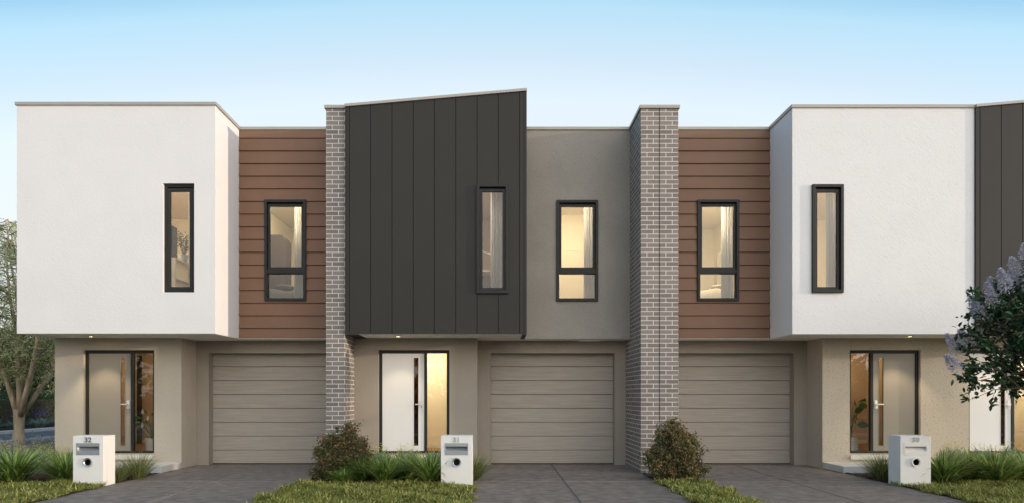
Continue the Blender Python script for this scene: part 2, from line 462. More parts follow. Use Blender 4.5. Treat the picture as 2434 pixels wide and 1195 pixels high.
def entry(h, x0, leaf_left, m_leaf, m_strip, y=YE, sill=True):
    """framed front door with a sidelight in a 1.44 m opening"""
    w, z0, z1 = 1.44, 0.305, 2.407; x1 = x0 + w; ya, yb = y + 0.065, y + 0.15
    j = 0.06; lw = 0.862; mw = 0.055
    fm = MB().ring(x0, x1, z0, z1, j, ya, yb, wb=0.045)
    if leaf_left: la, lb = x0 + j, x0 + j + lw; ma, mb_ = lb, lb + mw; sa, sb = mb_, x1 - j
    else: sa = x0 + j; sb = x1 - j - lw - mw; ma, mb_ = sb, sb + mw; la, lb = mb_, x1 - j
    fm.box(ma, mb_, ya + 0.003, yb - 0.003, z0 + 0.045, z1 - j)
    f = fm.build('door_frame', M_FRAME, h, bevel=0.003)
    MB().box(sa - 0.004, sb + 0.004, ya + 0.045, ya + 0.052, z0 + 0.04, z1 - j + 0.004).build('sidelight', M_GLASS, f)
    # leaf with a slot for the glass strip
    if leaf_left: ga, gb = la + 0.645, la + 0.742
    else: ga, gb = lb - 0.742, lb - 0.645
    gz0, gz1 = 0.457, 2.257
    leaf = MB().wall(la + 0.003, lb - 0.003, z0 + 0.018, z1 - j - 0.003, ya + 0.022, ya + 0.065, [(ga, gb, gz0, gz1)]).build('front_door', m_leaf, h, bevel=0.0015)
    MB().ring(ga - 0.006, gb + 0.006, gz0 - 0.006, gz1 + 0.006, 0.007, ya + 0.017, ya + 0.06).build('glass_bead', m_leaf, leaf)
    MB().box(ga, gb, ya + 0.038, ya + 0.044, gz0, gz1).build('glass_strip', m_strip, leaf)
    hx = lb - 0.055 if leaf_left else la + 0.055
    s = -1 if leaf_left else 1
    hz = Z(960, YE)
    hd = MB().box(hx - 0.028, hx + 0.028, ya + 0.008, ya + 0.0215, hz - 0.085, hz + 0.08)
    hd.box(min(hx + s * 0.012, hx + s * 0.125), max(hx + s * 0.012, hx + s * 0.125), ya - 0.045, ya - 0.028, hz - 0.012, hz + 0.013)
    hd.box(hx - 0.011, hx + 0.011, ya - 0.046, ya + 0.008, hz - 0.011, hz + 0.011)
    hdo = hd.build('handle', M_HANDLE, leaf, bevel=0.003)
    MB().lathe((hx, ya + 0.007, hz - 0.05), [(0.001, 0.003), (0.009, 0.003), (0.010, -0.001)], 16, 'y').build('keyhole', M_BLACK, leaf)
    if sill:
        MB().prism_x([(y + 0.15, 0.302), (y - 0.04, 0.262), (y - 0.04, 0.186), (y + 0.15, 0.186)], x0 + 0.004, x1 - 0.004).build('door_sill', M_SILL, h)

def downlight(h, x, y=12.76, power=75):
    MB().lathe((x, y, ZS - 0.012), [(0.036, 0.012), (0.036, -0.002), (0.052, -0.004), (0.058, 0.004), (0.058, 0.009)], 24).build('downlight', M_STEELW, h, smooth=False)
    d = MB().lathe((x, y, ZS - 0.006), [(0.0005, 0.0), (0.0355, 0.0)], 24).build('downlight_lamp', M_LAMP, h)
    l = bpy.data.lights.new('downlight_beam', 'SPOT'); l.energy = power; l.color = (1.0, 0.82, 0.56)
    l.spot_size = R(88); l.spot_blend = 0.5; l.shadow_soft_size = 0.035
    o = bpy.data.objects.new('downlight_beam', l); COL.objects.link(o); o.parent = h
    o.location = Vector((x, y, ZS - 0.03)) - world_origin(h)

def holed(mb, x0, x1, z0, z1, y0, y1, holes): return mb.wall(x0, x1, z0, z1, y0, y1, holes)

def white_house(name, label, bx0, bx1, yb, side, win, winst, up0, up1, upwin, ex0, ex1, door_x, g0, g1, gx0, gx1, mw, me, leaf_left, lit_up, lit_box):
    """rendered box over the entry on one side, weatherboard wall over the garage on the other"""
    h = empty(name, ((bx0 + bx1) / 2, YE, 0), label, 'house')
    # projecting upper box
    m = MB().wall(bx0, bx1, ZS, ZC0, yb, yb + 0.15, [win])
    m.box(bx0, bx0 + 0.15, yb + 0.15, YB, ZS, ZC0); m.box(bx1 - 0.15, bx1, yb + 0.15, YU + 0.15 if side > 0 else YB, ZS, ZC0) if side > 0 else m.box(bx1 - 0.15, bx1, yb + 0.15, YB, ZS, ZC0)
    m.build('upper_wall', mw, h)
    # upper weatherboard wall
    MB().wall(up0, up1, ZS, ZC0, YU, YU + 0.15, [upwin]).build('backing_wall', M_GROOVE, h)
    e = 0.03
    boards(h, up0 + 0.002, up1 - 0.002, ZS + 0.001, ZC0 - 0.002, YU - 0.001, (upwin[0] - 0.02 + e, upwin[1] + 0.02 - e, upwin[2] - 0.02 + e, upwin[3] + 0.02 - e))
    # ground floor
    dz = (door_x, door_x + 1.44, 0.303, 2.407)
    MB().wall(ex0, ex1, 0, ZS - 0.006, YE, YE + 0.2, [dz]).build('entry_wall', me, h)
    if side > 0: ret = (ex1 - 0.2, ex1)
    else: ret = (ex0, ex0 + 0.2)
    MB().box(ret[0], ret[1], YE + 0.2, YG + 0.2, 0, ZS - 0.006).build('return_wall', M_BEIGE, h)
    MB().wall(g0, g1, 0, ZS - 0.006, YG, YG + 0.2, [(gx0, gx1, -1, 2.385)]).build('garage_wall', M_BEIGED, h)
    garage_door(h, gx0, gx1, YGD + 0.002)
    # soffit
    s = MB()
    if side > 0:
        s.box(bx0 + 0.012, bx1 - 0.012, yb + 0.012, YG, ZS - 0.004, ZS + 0.08); s.box(bx1 - 0.012, up1 - 0.003, YU - 0.012, YG, ZS - 0.004, ZS + 0.08)
    else:
        s.box(bx0 + 0.012, bx1 - 0.012, yb + 0.012, YG, ZS - 0.004, ZS + 0.08); s.box(up0 + 0.003, bx0 + 0.012, YU - 0.012, YG, ZS - 0.004, ZS + 0.08)
    s.build('soffit', M_SOFFIT, h)
    # coping
    o = 0.025; c = MB()
    c.box(bx0 - (o if side > 0 else o), bx1 + (o if side > 0 else 0), yb - o, yb + 0.2, ZC0, ZC1)
    if side > 0:
        c.box(bx1 - 0.18, bx1 + o, yb + 0.2, YU + 0.2, ZC0, ZC1); c.box(bx1 + o, up1, YU - o, YU + 0.2, ZC0, ZC1)
        c.box(bx0 - o, bx0 + 0.18, yb + 0.2, YB, ZC0, ZC1)
    else:
        c.box(bx0 - o, bx0 + 0.18, yb + 0.2, YU + 0.2, ZC0, ZC1); c.box(up0, bx0 - o, YU - o, YU + 0.2, ZC0, ZC1)
    c.build('coping', M_CAP, h, bevel=0.004)
    X0, X1 = min(bx0, up0), max(bx1, up1)
    MB().box(X0 + 0.16, X1 - 0.01, YU + 0.21, YB, 6.70, 6.80).build('roof', M_CAP, h)
    MB().box(min(ex0, g0) + 0.01, max(ex1, g1) - 0.01, YB - 0.2, YB, 0, 6.69).build('rear_wall', M_BEIGE, h)
    if side > 0: MB().box(ex0, ex0 + 0.2, YE + 0.2, YB - 0.2, 0, ZS + 0.08).build('side_wall', M_BEIGE, h)
    # windows and rooms
    rec = winst == 'recessed'
    window(h, win[0], win[1], win[2], win[3], yb + (0.055 if rec else 0), 'fixed', 0.0 if rec else 0.05)
    window(h, upwin[0] - 0.02, upwin[1] + 0.02, upwin[2] - 0.02, upwin[3] + 0.02, YU - 0.024, 'awning')
    room(h, bx0 + 0.17, bx1 - 0.17, yb + 0.151, yb + 3.5, 3.05, 5.75, M_ROOM if side > 0 else M_ROOM, M_FLOOR, lit_box, ly=yb + 0.5)
    ra, rb = (bx1 + 0.02, up1 - 0.1) if side > 0 else (up0 + 0.1, bx0 - 0.02)
    room(h, ra, rb, YU + 0.151, YU + 3.4, 3.05, 5.75, M_ROOM, M_FLOOR, lit_up, ly=YU + 0.7)
    hx0, hx1 = (ex0 + 0.22, ex1 - 0.22) if side > 0 else (ex0 + 0.22, ex1 - 0.05)
    room(h, hx0, hx1, YE + 0.201, 15.9, 0.31, 2.60, M_ROOMT, M_FLOOR, 7.0, ly=15.0, lx=hx0 + 1.3, lr=0.12)
    entry(h, door_x, leaf_left, M_DOORT, M_GLASS)
    return h

H32 = white_house('townhouse', 'townhouse with white rendered box at the far left, numbered 32 on its letterbox', X(40, YL), X(511.5, YL), YL, 1,
    (X(387, YL), X(461.6, YL), Z(694, YL), Z(436, YL)), 'recessed', X(511.5, YL), -3.277,
    (X(630.6, YU) + 0.02, X(729, YU) - 0.02, Z(715, YU) + 0.02, Z(477, YU) - 0.02),
    -9.0, X(431.1, YE), X(198, YE), X(431.1, YE), -3.277, -6.162, -3.519, M_WHITE, M_BEIGE, True, 9.5, 13.0)
downlight(H32, -7.99)
MB().box(X(431.1, YE) - 2.6, X(431.1, YE) - 0.001, 12.40, YE - 0.001, 0.001, 0.132).build('porch_slab', M_SLAB, H32, bevel=0.008)

H30 = white_house('townhouse', 'townhouse with white box and brown weatherboards, right of the jointed brick pillar', X(1883.4, YR), X(2316, YR), YR, -1,
    (X(1929, YR), X(2003, YR), Z(695, YR), Z(440, YR)), 'proud', 3.447, X(1883.4, YR),
    (X(1656, YU) + 0.02, X(1754.6, YU) - 0.02, Z(715, YU) + 0.02, Z(477, YU) - 0.02),
    X(1955, YE), 9.078, X(2020, YE), 3.447, X(1955, YE), 3.676, 6.319, M_WHITE2, M_BEIGE2, False, 12.0, 10.0)
downlight(H30, 8.09)
MB().box(X(1955, YE) + 0.001, X(1955, YE) + 2.45, 12.40, YE - 0.001, 0.001, 0.132).build('porch_slab', M_SLAB, H30, bevel=0.008)

def brick_fin(h, x0, x1, z1=ZC0):
    return MB().box(x0, x1, YP, YU + 0.7, 0, z1).build('brick_pillar', M_BRICK, h, uv0=(x0 - 0.003, YP - 0.123, -0.02))

def dark_house(name, label, s, yd, gx1_end, full, lit):
    """charcoal panelled box with a raked roof over a white front door"""
    bx0, bx1 = -2.896 + s, 0.5506 + s
    h = empty(name, ((bx0 + bx1) / 2, YE, 0), label, 'house')
    zt = lambda x: 6.943 + 0.0868 * (x - bx0)
    # window in the box
    wx0, wx1, wz0, wz1 = X(1133, YD) + s, X(1208.5, YD) + s, Z(697, YD), Z(439, YD)
    hole = (wx0 + 0.02, wx1 - 0.02, wz0 + 0.02, wz1 - 0.02)
    # backing wall (shows in the joints)
    b = MB().wall(bx0 + 0.01, bx1 - 0.01, ZS + 0.002, 6.90, yd + 0.022, yd + 0.15, [hole])
    b.prism_y([(bx0 + 0.01, 6.901), (bx1 - 0.01, 6.901), (bx1 - 0.01, zt(bx1) - 0.004), (bx0 + 0.01, zt(bx0) - 0.004)], yd + 0.022, yd + 0.15)
    b.build('backing_wall', M_GROOVE, h)
    js = [830.4, 881, 931.8, 982.3, 1032.5, 1083.2, 1134, 1184.4, 1234.9]
    xs = [X(p, YD) + s for p in js]
    g = 0.006; pm = MB()
    def slab(xa, xb, za, zb, y0=yd):
        ta = zt(xa) if zb is None else zb; tb = zt(xb) if zb is None else zb
        pm.prism_y([(xa, za), (xb, za), (xb, tb), (xa, ta)], y0, yd + 0.021)
    def panel(xa, xb):
        cuts = sorted({xa, xb, *[c for c in (hole[0], hole[1]) if xa < c < xb]})
        for a, c in zip(cuts[:-1], cuts[1:]):
            if hole[0] - 1e-6 <= (a + c) / 2 <= hole[1]:
                slab(a, c, ZS, hole[2]); slab(a, c, hole[3], None)
            else: slab(a, c, ZS, None)
    for a, c in zip(xs[:-1], xs[1:]): panel(a + g, c - g)
    slab(xs[-1] + g, X(1246, YD) + s - 0.002, ZS, None)
    pm.build('cladding_panel', M_DARK, h)
    tm = MB()
    for a, c, d in ((X(1246, YD) + s + 0.002, bx1, 0.0), (bx0, X(823.5, YD) + s, 0.0), (X(823.5, YD) + s + 0.003, xs[0] - g, 0.006)):
        tm.prism_y([(a, ZS), (c, ZS), (c, zt(c)), (a, zt(a))], yd - 0.004 + d, yd + 0.022)
        tm.build('corner_trim', M_DARK, h); tm = MB()
    tm.prism_y([(bx0, ZS), (bx0 + 0.15, ZS), (bx0 + 0.15, zt(bx0 + 0.15)), (bx0, zt(bx0))], yd + 0.0221, YU + 0.15) if not full else None
    if not full: tm.build('side_cladding', M_DARK, h); tm = MB()
    tm.prism_y([(bx1 - 0.15, ZS), (bx1, ZS), (bx1, zt(bx1)), (bx1 - 0.15, zt(bx1 - 0.15))], yd + 0.0221, YU + 0.3)
    # dark edge trims under the box
    tm.build('corner_trim', M_DARK, h)
    MB().box(bx0 + 0.002, bx0 + 0.24, yd + 0.03, YE - 0.002, ZS - 0.009, ZS - 0.001).build('underside_trim', M_DARK, h)
    MB().box(bx1 - 0.085, bx1 - 0.002, yd + 0.03, YU - 0.002, ZS - 0.009, ZS - 0.001).build('underside_trim', M_DARK, h)
    # raked coping and roof
    c = MB()
    a0, a1 = bx0 - 0.004, bx1 + 0.004
    c.prism_y([(a0, zt(a0)), (a1, zt(a1)), (a1, zt(a1) + 0.053), (a0, zt(a0) + 0.053)], yd - 0.028, yd + 0.3)
    c.build('coping', M_CAP, h, bevel=0.004)
    MB().prism_y([(bx0, zt(bx0) - 0.1), (bx1, zt(bx1) - 0.1), (bx1, zt(bx1) - 0.02), (bx0, zt(bx0) - 0.02)], yd + 0.31, YB).build('roof', M_CAP, h)
    # entry and garage walls
    ex0, ex1 = (-2.913 + s if full else bx0), X(1134, YE) + s
    dx = X(899.7, YE) + s if full else X(2303.5, YE)
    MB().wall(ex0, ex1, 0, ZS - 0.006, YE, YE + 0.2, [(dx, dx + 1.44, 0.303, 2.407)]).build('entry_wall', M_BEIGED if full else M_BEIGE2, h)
    MB().box(ex1 - 0.2, ex1, YE + 0.2, YG + 0.2, 0, ZS - 0.006).build('return_wall', M_BEIGE, h)
    entry(h, dx, True, M_DOORW, M_GLASSD)
    MB().box(dx - 0.1, dx + 1.54, 12.55, YE - 0.001, 0.001, 0.132).build('porch_slab', M_SLAB, h, bevel=0.008)
    ge = gx1_end
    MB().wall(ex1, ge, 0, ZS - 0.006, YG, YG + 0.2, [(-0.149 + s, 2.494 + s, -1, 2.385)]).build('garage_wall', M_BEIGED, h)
    garage_door(h, -0.149 + s, 2.494 + s, YGD + 0.002)
    sf = MB().box(bx0 + 0.012, bx1 - 0.012, yd + 0.024, YG, ZS - 0.004, ZS + 0.08)
    sf.box(bx1 - 0.012, ge - 0.003, YU + 0.012, YG, ZS - 0.004, ZS + 0.08); sf.build('soffit', M_SOFFIT, h)
    # grey rendered upper wall
    uw = (X(1322.5, YU) + s + 0.02, X(1421.3, YU) + s - 0.02, Z(715, YU) + 0.02, Z(477, YU) - 0.02)
    MB().wall(bx1, ge, ZS, ZC0, YU, YU + 0.15, [uw]).build('upper_wall', M_GREY, h)
    MB().box(bx1 + 0.005, ge, YU - 0.025, YU + 0.2, ZC0, ZC1).build('upper_coping', M_CAP, h, bevel=0.004)
    MB().box(bx1 + 0.01, ge, YU + 0.21, YB, 6.70, 6.80).build('upper_roof', M_CAP, h)
    MB().box(bx0 + 0.01, ge - 0.01, YB - 0.2, YB, 0, 6.69).build('rear_wall', M_BEIGE, h)
    window(h, uw[0] - 0.02, uw[1] + 0.02, uw[2] - 0.02, uw[3] + 0.02, YU, 'awning')
    window(h, wx0, wx1, wz0, wz1, yd, 'fixed')
    room(h, bx0 + 0.17, bx1 - 0.17, yd + 0.151, yd + 3.5, 3.05, 5.75, M_ROOMT, M_FLOOR, 8.0, ly=yd + 0.5)
    room(h, bx1 + 0.02, ge - 0.12, YU + 0.151, YU + 2.0, 3.05, 5.75, M_ROOM, M_FLOOR, lit, ly=YU + 0.7)
    room(h, ex0 + 0.08, ex1 - 0.21, YE + 0.201, 14.6, 0.31, 2.60, M_ROOM, M_FLOOR, 5.5, ly=13.85, lx=dx + 0.9)
    downlight(h, -1.955 + s, power=26)
    return h

H31 = dark_house('townhouse', 'townhouse with a charcoal vertical panel box under a raked roof in the centre', 0.0, YD, 2.729, True, 7.5)
H29 = dark_house('townhouse', 'partly seen townhouse with charcoal panels behind the flowering tree at far right', 11.974, 12.335, 14.7, False, 9.0)
brick_fin(H31, -3.274, -2.914)
brick_fin(H31, 2.731, 3.076)
brick_fin(H30, 3.092, 3.445)
MB().box(3.0762, 3.0918, YP + 0.03, YU, 0, ZC0).build('control_joint', M_BLACK, H31)
c = MB(); c.box(-3.274 - 0.03, -2.90, YP - 0.025, YU + 0.2, ZC0, ZC1); c.build('pillar_coping', M_CAP, H31, bevel=0.004)
c = MB(); c.box(2.731 - 0.025, 3.084, YP - 0.025, YU + 0.2, ZC0, ZC1 + 0.001); c.build('pillar_coping', M_CAP, H31, bevel=0.004)
c = MB(); c.box(3.085, 3.445 + 0.028, YP - 0.025, YU + 0.2, ZC0, ZC1 + 0.001); c.build('pillar_coping', M_CAP, H30, bevel=0.004)

# ------------------------------------------------------------------ inside the windows
def curtain(x0, x1, y, z0, z1, n, label, amp=0.035):
    k = 160; vs = []; ph = RS.uniform(0, 6)
    for i in range(k + 1):
        t = i / k; x = x0 + (x1 - x0) * t
        d = amp * (math.sin(2 * math.pi * n * t + ph) + 0.35 * math.sin(2 * math.pi * n * 2.3 * t + 1.7 * ph))
        vs += [(x, y + d * 0.9, z0), (x + 0.006 * math.sin(9 * t), y + d, (z0 + z1) / 2), (x, y + 0.55 * d, z1)]
    fs = []
    for i in range(k):
        a = 3 * i; fs += [(a, a + 3, a + 4, a + 1), (a + 1, a + 4, a + 5, a + 2)]
    o = MB().add(vs, fs).build('curtain', M_CURT, smooth=True, recalc=False)
    sd = o.modifiers.new('cloth', 'SOLIDIFY'); sd.thickness = 0.003
    return tag(o, label, 'curtain', 'sheer curtains hanging inside the upstairs windows')

curtain(X(451, 12.75), X(470, 12.75), 12.68, 3.1, 5.7, 3, 'sheer curtain at the right edge of the recessed window in the left white box')
curtain(X(701, 13.8), X(728, 13.8), 13.78, 3.1, 5.7, 4, 'sheer curtain in the left weatherboard window, above the grey bed')
curtain(X(1166, 12.75), X(1204, 12.75), 12.68, 3.1, 5.7, 5, 'sheer curtain in the narrow window of the charcoal panel box')
curtain(X(1387, 13.8), X(1416, 13.8), 13.78, 3.1, 5.7, 4, 'sheer curtain in the brightest window on the grey rendered wall')
curtain(X(1713, 13.8), X(1742, 13.8), 13.78, 3.1, 5.7, 4, 'sheer curtain beside the lit wall lamp in the right weatherboard window')
curtain(X(1958, 12.75), X(1994, 12.75), 12.68, 3.1, 5.7, 5, 'sheer curtain in the narrow window of the right white box')

# shelf unit, frame and plant in the left white box
t = empty('shelf_unit', (-6.5, 13.5, 3.05), 'white open shelf unit inside the recessed window of the left white box', 'shelf')
sx0, sx1, sy0, sy1, sz0, sz1 = X(404, 12.75), X(417, 12.75), 12.75, 14.35, 3.06, Z(611, 12.75)
MB().box(sx0, sx1, sy0, sy0 + 0.03, sz0, sz1).box(sx0, sx1, sy1 - 0.03, sy1, sz0, sz1).build('end_panel', M_SHELF, t)
MB().box(sx0, sx1, sy0 + 0.031, sy1 - 0.031, sz1 - 0.03, sz1).build('top', M_SHELF, t)
MB().box(sx0, sx0 + 0.012, sy0 + 0.031, sy1 - 0.031, sz0, sz1 - 0.031).build('back_panel', M_SHELF, t)
for k in (1, 2): MB().box(sx0 + 0.013, sx1 - 0.004, sy0 + 0.031, sy1 - 0.031, sz1 - 0.03 - 0.38 * k, sz1 - 0.38 * k).build('shelf', M_SHELF, t)
MB().box(sx0 + 0.013, sx1 - 0.006, 13.53, 13.56, sz0, sz1 - 0.031).build('divider', M_BROWNJ, t)
t = empty('picture_frame', (sx0 + 0.03, 13.1, sz1), 'black framed picture standing on the white shelf beside the potted plant', 'picture')
MB().box(sx0 + 0.02, sx0 + 0.03, 12.765, 12.985, sz1 + 0.002, sz1 + 0.62).build('frame', M_DARKJ, t)
MB().box(sx0 + 0.0305, sx0 + 0.034, 12.785, 12.965, sz1 + 0.04, sz1 + 0.58).build('picture', mat('dark_print', (0.05, 0.048, 0.045), 0.5, 0.5, 9.0), t)

L_OLIVE = leaf_mat('olive_leaves', [(0, (0.05, 0.06, 0.02)), (1, (0.14, 0.14, 0.05))])
def pot_plant(name, label, c, pr, ph, m_pot, m_leaf, kind, top):
    t = empty(name, c, label, 'potted plant')
    p = MB()
    if kind == 'taper': prof = [(pr * 1.15, 0), (pr * 1.15, 0.004), (pr * 0.8, ph), (pr * 0.7, ph), (pr * 0.7, ph - 0.03), (0.001, ph - 0.03)]
    else: prof = [(0.001, 0), (pr * 0.85, 0), (pr, ph), (pr * 0.9, ph), (pr * 0.9, ph - 0.03), (0.001, ph - 0.03)]
    p.lathe(c, prof, 24).build('pot', m_pot, t, smooth=False)
    rs = np.random.RandomState(int(abs(c[0]) * 10))
    if kind == 'round':       # small branching shrub
        st = MB(); cs, ds = [], []
        for k in range(16):
            a = rs.uniform(0, 6.28); l = rs.uniform(0.5, 1.0) * top; r = rs.uniform(0.1, 0.42) * top
            pts = [Vector((c[0], c[1], c[2] + ph - 0.03)) + Vector((math.cos(a) * r * q, math.sin(a) * r * q, l * q ** 0.85)) for q in (0, .35, .7, 1)]
            st.tube(pts, [0.006, 0.005, 0.004, 0.002], 5)
            for q in range(14):
                u = rs.uniform(0.3, 1); i = min(2, int(u * 3)); cs.append(pts[i].lerp(pts[i + 1], u * 3 - i) + Vector(rs.normal(0, 0.02, 3))); ds.append(rs.normal(size=3) + [0, 0, 0.6])
        st.build('stem', M_BROWNJ, t)
        ds = np.array(ds); ds /= np.linalg.norm(ds, axis=1)[:, None]
        v, f = leaves(np.array(cs) - np.array(c), ds, 0.055, 0.024, rs); np_obj('foliage', v, f, m_leaf, t)
    else:
        st = MB(); parts = []
        for k in range(22 if kind == 'lily' else 16):
            a = rs.uniform(0, 6.28); l = rs.uniform(0.35, 1.0) * top; r = rs.uniform(0.08, 0.30)
            tip = np.array([math.cos(a) * r, math.sin(a) * r, ph + l])
            st.tube([Vector(c) + Vector((0, 0, ph - 0.03)), Vector(c) + Vector(tip * [0.4, 0.4, 0.75]), Vector(c) + Vector(tip)], [0.006, 0.005, 0.003], 5)
            d = np.array([math.cos(a), math.sin(a), rs.uniform(-0.4, 0.5)]); d /= np.linalg.norm(d)
            n = np.array([tip])
            parts.append(round_leaves(n, d[None], 0.20 if kind == 'lily' else 0.24, 0.075 if kind == 'lily' else 0.15, rs, 0.12))
        st.build('stem', m_leaf, t)
        v, f = merge(parts); np_obj('foliage', v, f, m_leaf, t)
        if kind == 'lily':
            for (dx, dz) in ((-0.13, 0.50), (-0.02, 0.36), (-0.14, 0.22)):
                fl = MB(); b0 = Vector(c) + Vector((dx, -0.12, ph + dz))
                fl.lathe(b0, [(0.003, 0), (0.022, 0.03), (0.028, 0.06), (0.012, 0.10), (0.001, 0.125)], 10)
                fl.tube([Vector(c) + Vector((0, 0, ph)), b0], [0.004, 0.003], 5).build('flower', M_POTW, t)
    return t

L_DEEP = leaf_mat('house_plant_leaves', [(0, (0.06, 0.15, 0.035)), (1, (0.17, 0.31, 0.08))], 0.35, 0.2)
pot_plant('potted_plant', 'bushy plant in a grey pot on the white shelf upstairs at left', (X(436, 13.15), 13.15, sz1 + 0.002), 0.09, 0.12, M_POTG, L_OLIVE, 'round', 0.55)
pot_plant('potted_plant', 'peace lily with white flowers in a white pot inside the left front door', (X(361, 13.85), 13.85, 0.312), 0.14, 0.26, M_POTW, L_DEEP, 'lily', 0.62)
pot_plant('potted_plant', 'broad leaved fig in a tapered white pot inside the right front door', (X(2022, 13.75), 13.75, 0.312), 0.15, 0.28, M_POTW, L_DEEP, 'taper', 0.80)

# bedrooms
def bed(x0, x1, y0, y1, m, label):
    t = empty('bed', ((x0 + x1) / 2, y0, 3.05), label, 'bed')
    MB().box(x0, x1, y0, y1, 3.06, 3.35).build('base', M_BROWNJ, t)
    rs = np.random.RandomState(5); n = 26; vs = []; fs = []
    for i in range(n + 1):
        for j in range(n + 1):
            u, w = i / n, j / n
            e = min(u, 1 - u, w, 1 - w); z = 3.35 + 0.43 * min(1, e * 9) ** 0.4 + 0.028 * math.sin(11 * u + 5 * w) + rs.normal(0, 0.006)
            vs.append((x0 - 0.03 + (x1 - x0 + 0.06) * u, y0 - 0.03 + (y1 - y0) * w, z))
    for i in range(n):
        for j in range(n):
            a = i * (n + 1) + j; fs.append((a, a + n + 1, a + n + 2, a + 1))
    MB().add(vs, fs).build('bedding', m, t, smooth=True)
    for k in (0.27, 0.73):
        px = x0 + (x1 - x0) * k
        MB().lathe((px, y0 + 0.42, 3.80), [(0.001, 0), (0.16, 0.01), (0.23, 0.06), (0.17, 0.11), (0.001, 0.13)], 16).build('pillow', m, t, smooth=True)
    return t
bed(-5.15, -3.5, 13.95, 15.6, M_BLANK, 'bed with charcoal bedding behind the left weatherboard window')
bed(3.75, 5.35, 13.95, 15.8, M_LINEN, 'bed with beige bedding behind the right weatherboard window')
# arched dark wardrobe in the left bedroom
ax0, ax1, ay = X(632, 14.7), X(679, 14.7), 14.7
arch = [(ax0, 3.06), (ax1, 3.06), (ax1, 4.95)] + [(ax1 - 0.14 + 0.14 * math.cos(a), 4.95 + 0.16 * math.sin(a)) for a in np.linspace(0.2, 1.5, 8)] + [(ax0, 5.11)]
o = MB().prism_y(arch, ay, ay + 0.4).build('wardrobe', mat('dark_wardrobe', (0.060, 0.042, 0.030), 0.95, spec=0.05)); tag(o, 'tall brown wardrobe with a rounded corner behind the left weatherboard window', 'wardrobe')
# arched headboard and lit wall lamp in the right bedroom
hx0, hx1 = X(1706, 15.9), X(1790, 15.9)
arch = [(hx0, 3.06), (hx1, 3.06), (hx1, 4.85), (hx1 - 0.2, 5.05)] + [(hx0 + 0.2 + 0.2 * math.cos(a), 4.85 + 0.2 * math.sin(a)) for a in np.linspace(1.57, 3.14, 8)]
o = MB().prism_y(arch, 15.95, 16.0).build('headboard', M_LINEN); tag(o, 'pale arched headboard panel behind the right weatherboard window', 'headboard')
t = empty('wall_lamp', (X(1737, 15.8), 15.8, Z(546, 15.8)), 'small lit wall lamp shining through the right weatherboard window', 'lamp')
lx, lz = X(1737, 15.8), Z(546, 15.8)
MB().lathe((lx, 15.86, lz), [(0.001, 0.03), (0.045, 0.03), (0.05, -0.08)], 16, 'y').build('wall_plate', M_HANDLE, t)
MB().lathe((lx, 15.80, lz - 0.04), [(0.001, 0), (0.03, 0.01), (0.04, 0.04), (0.03, 0.07), (0.001, 0.08)], 16).build('bulb', emit_mat('wall_bulb', (1, 0.85, 0.6), 120), t, smooth=True)
# panelled door at the back of the brightest room
t = empty('panel_door', (X(1345, 15.3), 15.36, 3.06), 'cream panelled cupboard door inside the brightest window', 'door')
dx0, dx1 = X(1300, 15.3), X(1391, 15.3)
MB().box(dx0, dx1, 15.36, 15.395, 3.06, Z(583, 15.3)).build('leaf', M_ROOM, t, bevel=0.004)
MB().ring(dx0 + 0.12, dx1 - 0.12, 3.3, Z(583, 15.3) - 0.10, 0.02, 15.352, 15.36).build('moulding', M_ROOM, t)
# desk and lamp in the charcoal box
t = empty('desk', (X(1150, 13.6), 13.6, 3.05), 'white desk top seen low in the narrow window of the charcoal box', 'desk')
MB().box(-1.4, X(1174, 13.5), 13.45, 14.2, Z(646, 13.5), Z(646, 13.5) + 0.035).build('desk_top', M_SHELF, t)
MB().box(-1.36, X(1172, 13.5), 13.9, 13.93, Z(646, 13.5) - 0.3, Z(646, 13.5) - 0.002).build('modesty_panel', M_BROWNJ, t)
for x in (-1.35, X(1171, 13.5)): MB().box(x - 0.02, x + 0.02, 13.47, 13.51, 3.06, Z(646, 13.5) - 0.001).build('leg', M_SHELF, t)
t = empty('desk_lamp', (X(1144, 13.7), 13.7, Z(646, 13.5) + 0.037), 'jointed silver desk lamp on the white desk', 'lamp')
b0 = Vector((X(1146, 13.7), 13.7, Z(646, 13.5) + 0.037))
MB().lathe(b0, [(0.001, 0), (0.08, 0), (0.08, 0.015), (0.001, 0.02)], 20).build('base', M_HANDLE, t)
MB().tube([b0 + Vector((0, 0, 0.01)), Vector((X(1146, 13.7), 13.7, Z(597, 13.7)))], [0.009, 0.009], 8).build('arm', M_HANDLE, t)
MB().tube([Vector((X(1146, 13.7), 13.7, Z(597, 13.7))), Vector((X(1158, 13.7), 13.65, Z(602, 13.7))), Vector((X(1167, 13.7), 13.6, Z(607, 13.7)))], [0.008, 0.012, 0.03], 10).build('head', M_HANDLE, t)
# dark internal door in the left hall
o = MB().box(X(318, 15.75), X(332.5, 15.75), 15.80, 15.84, 0.315, 2.45).build('hall_doorway', M_DARKJ); tag(o, 'tall narrow black cabinet inside the left sidelight, behind the peace lily', 'doorway')
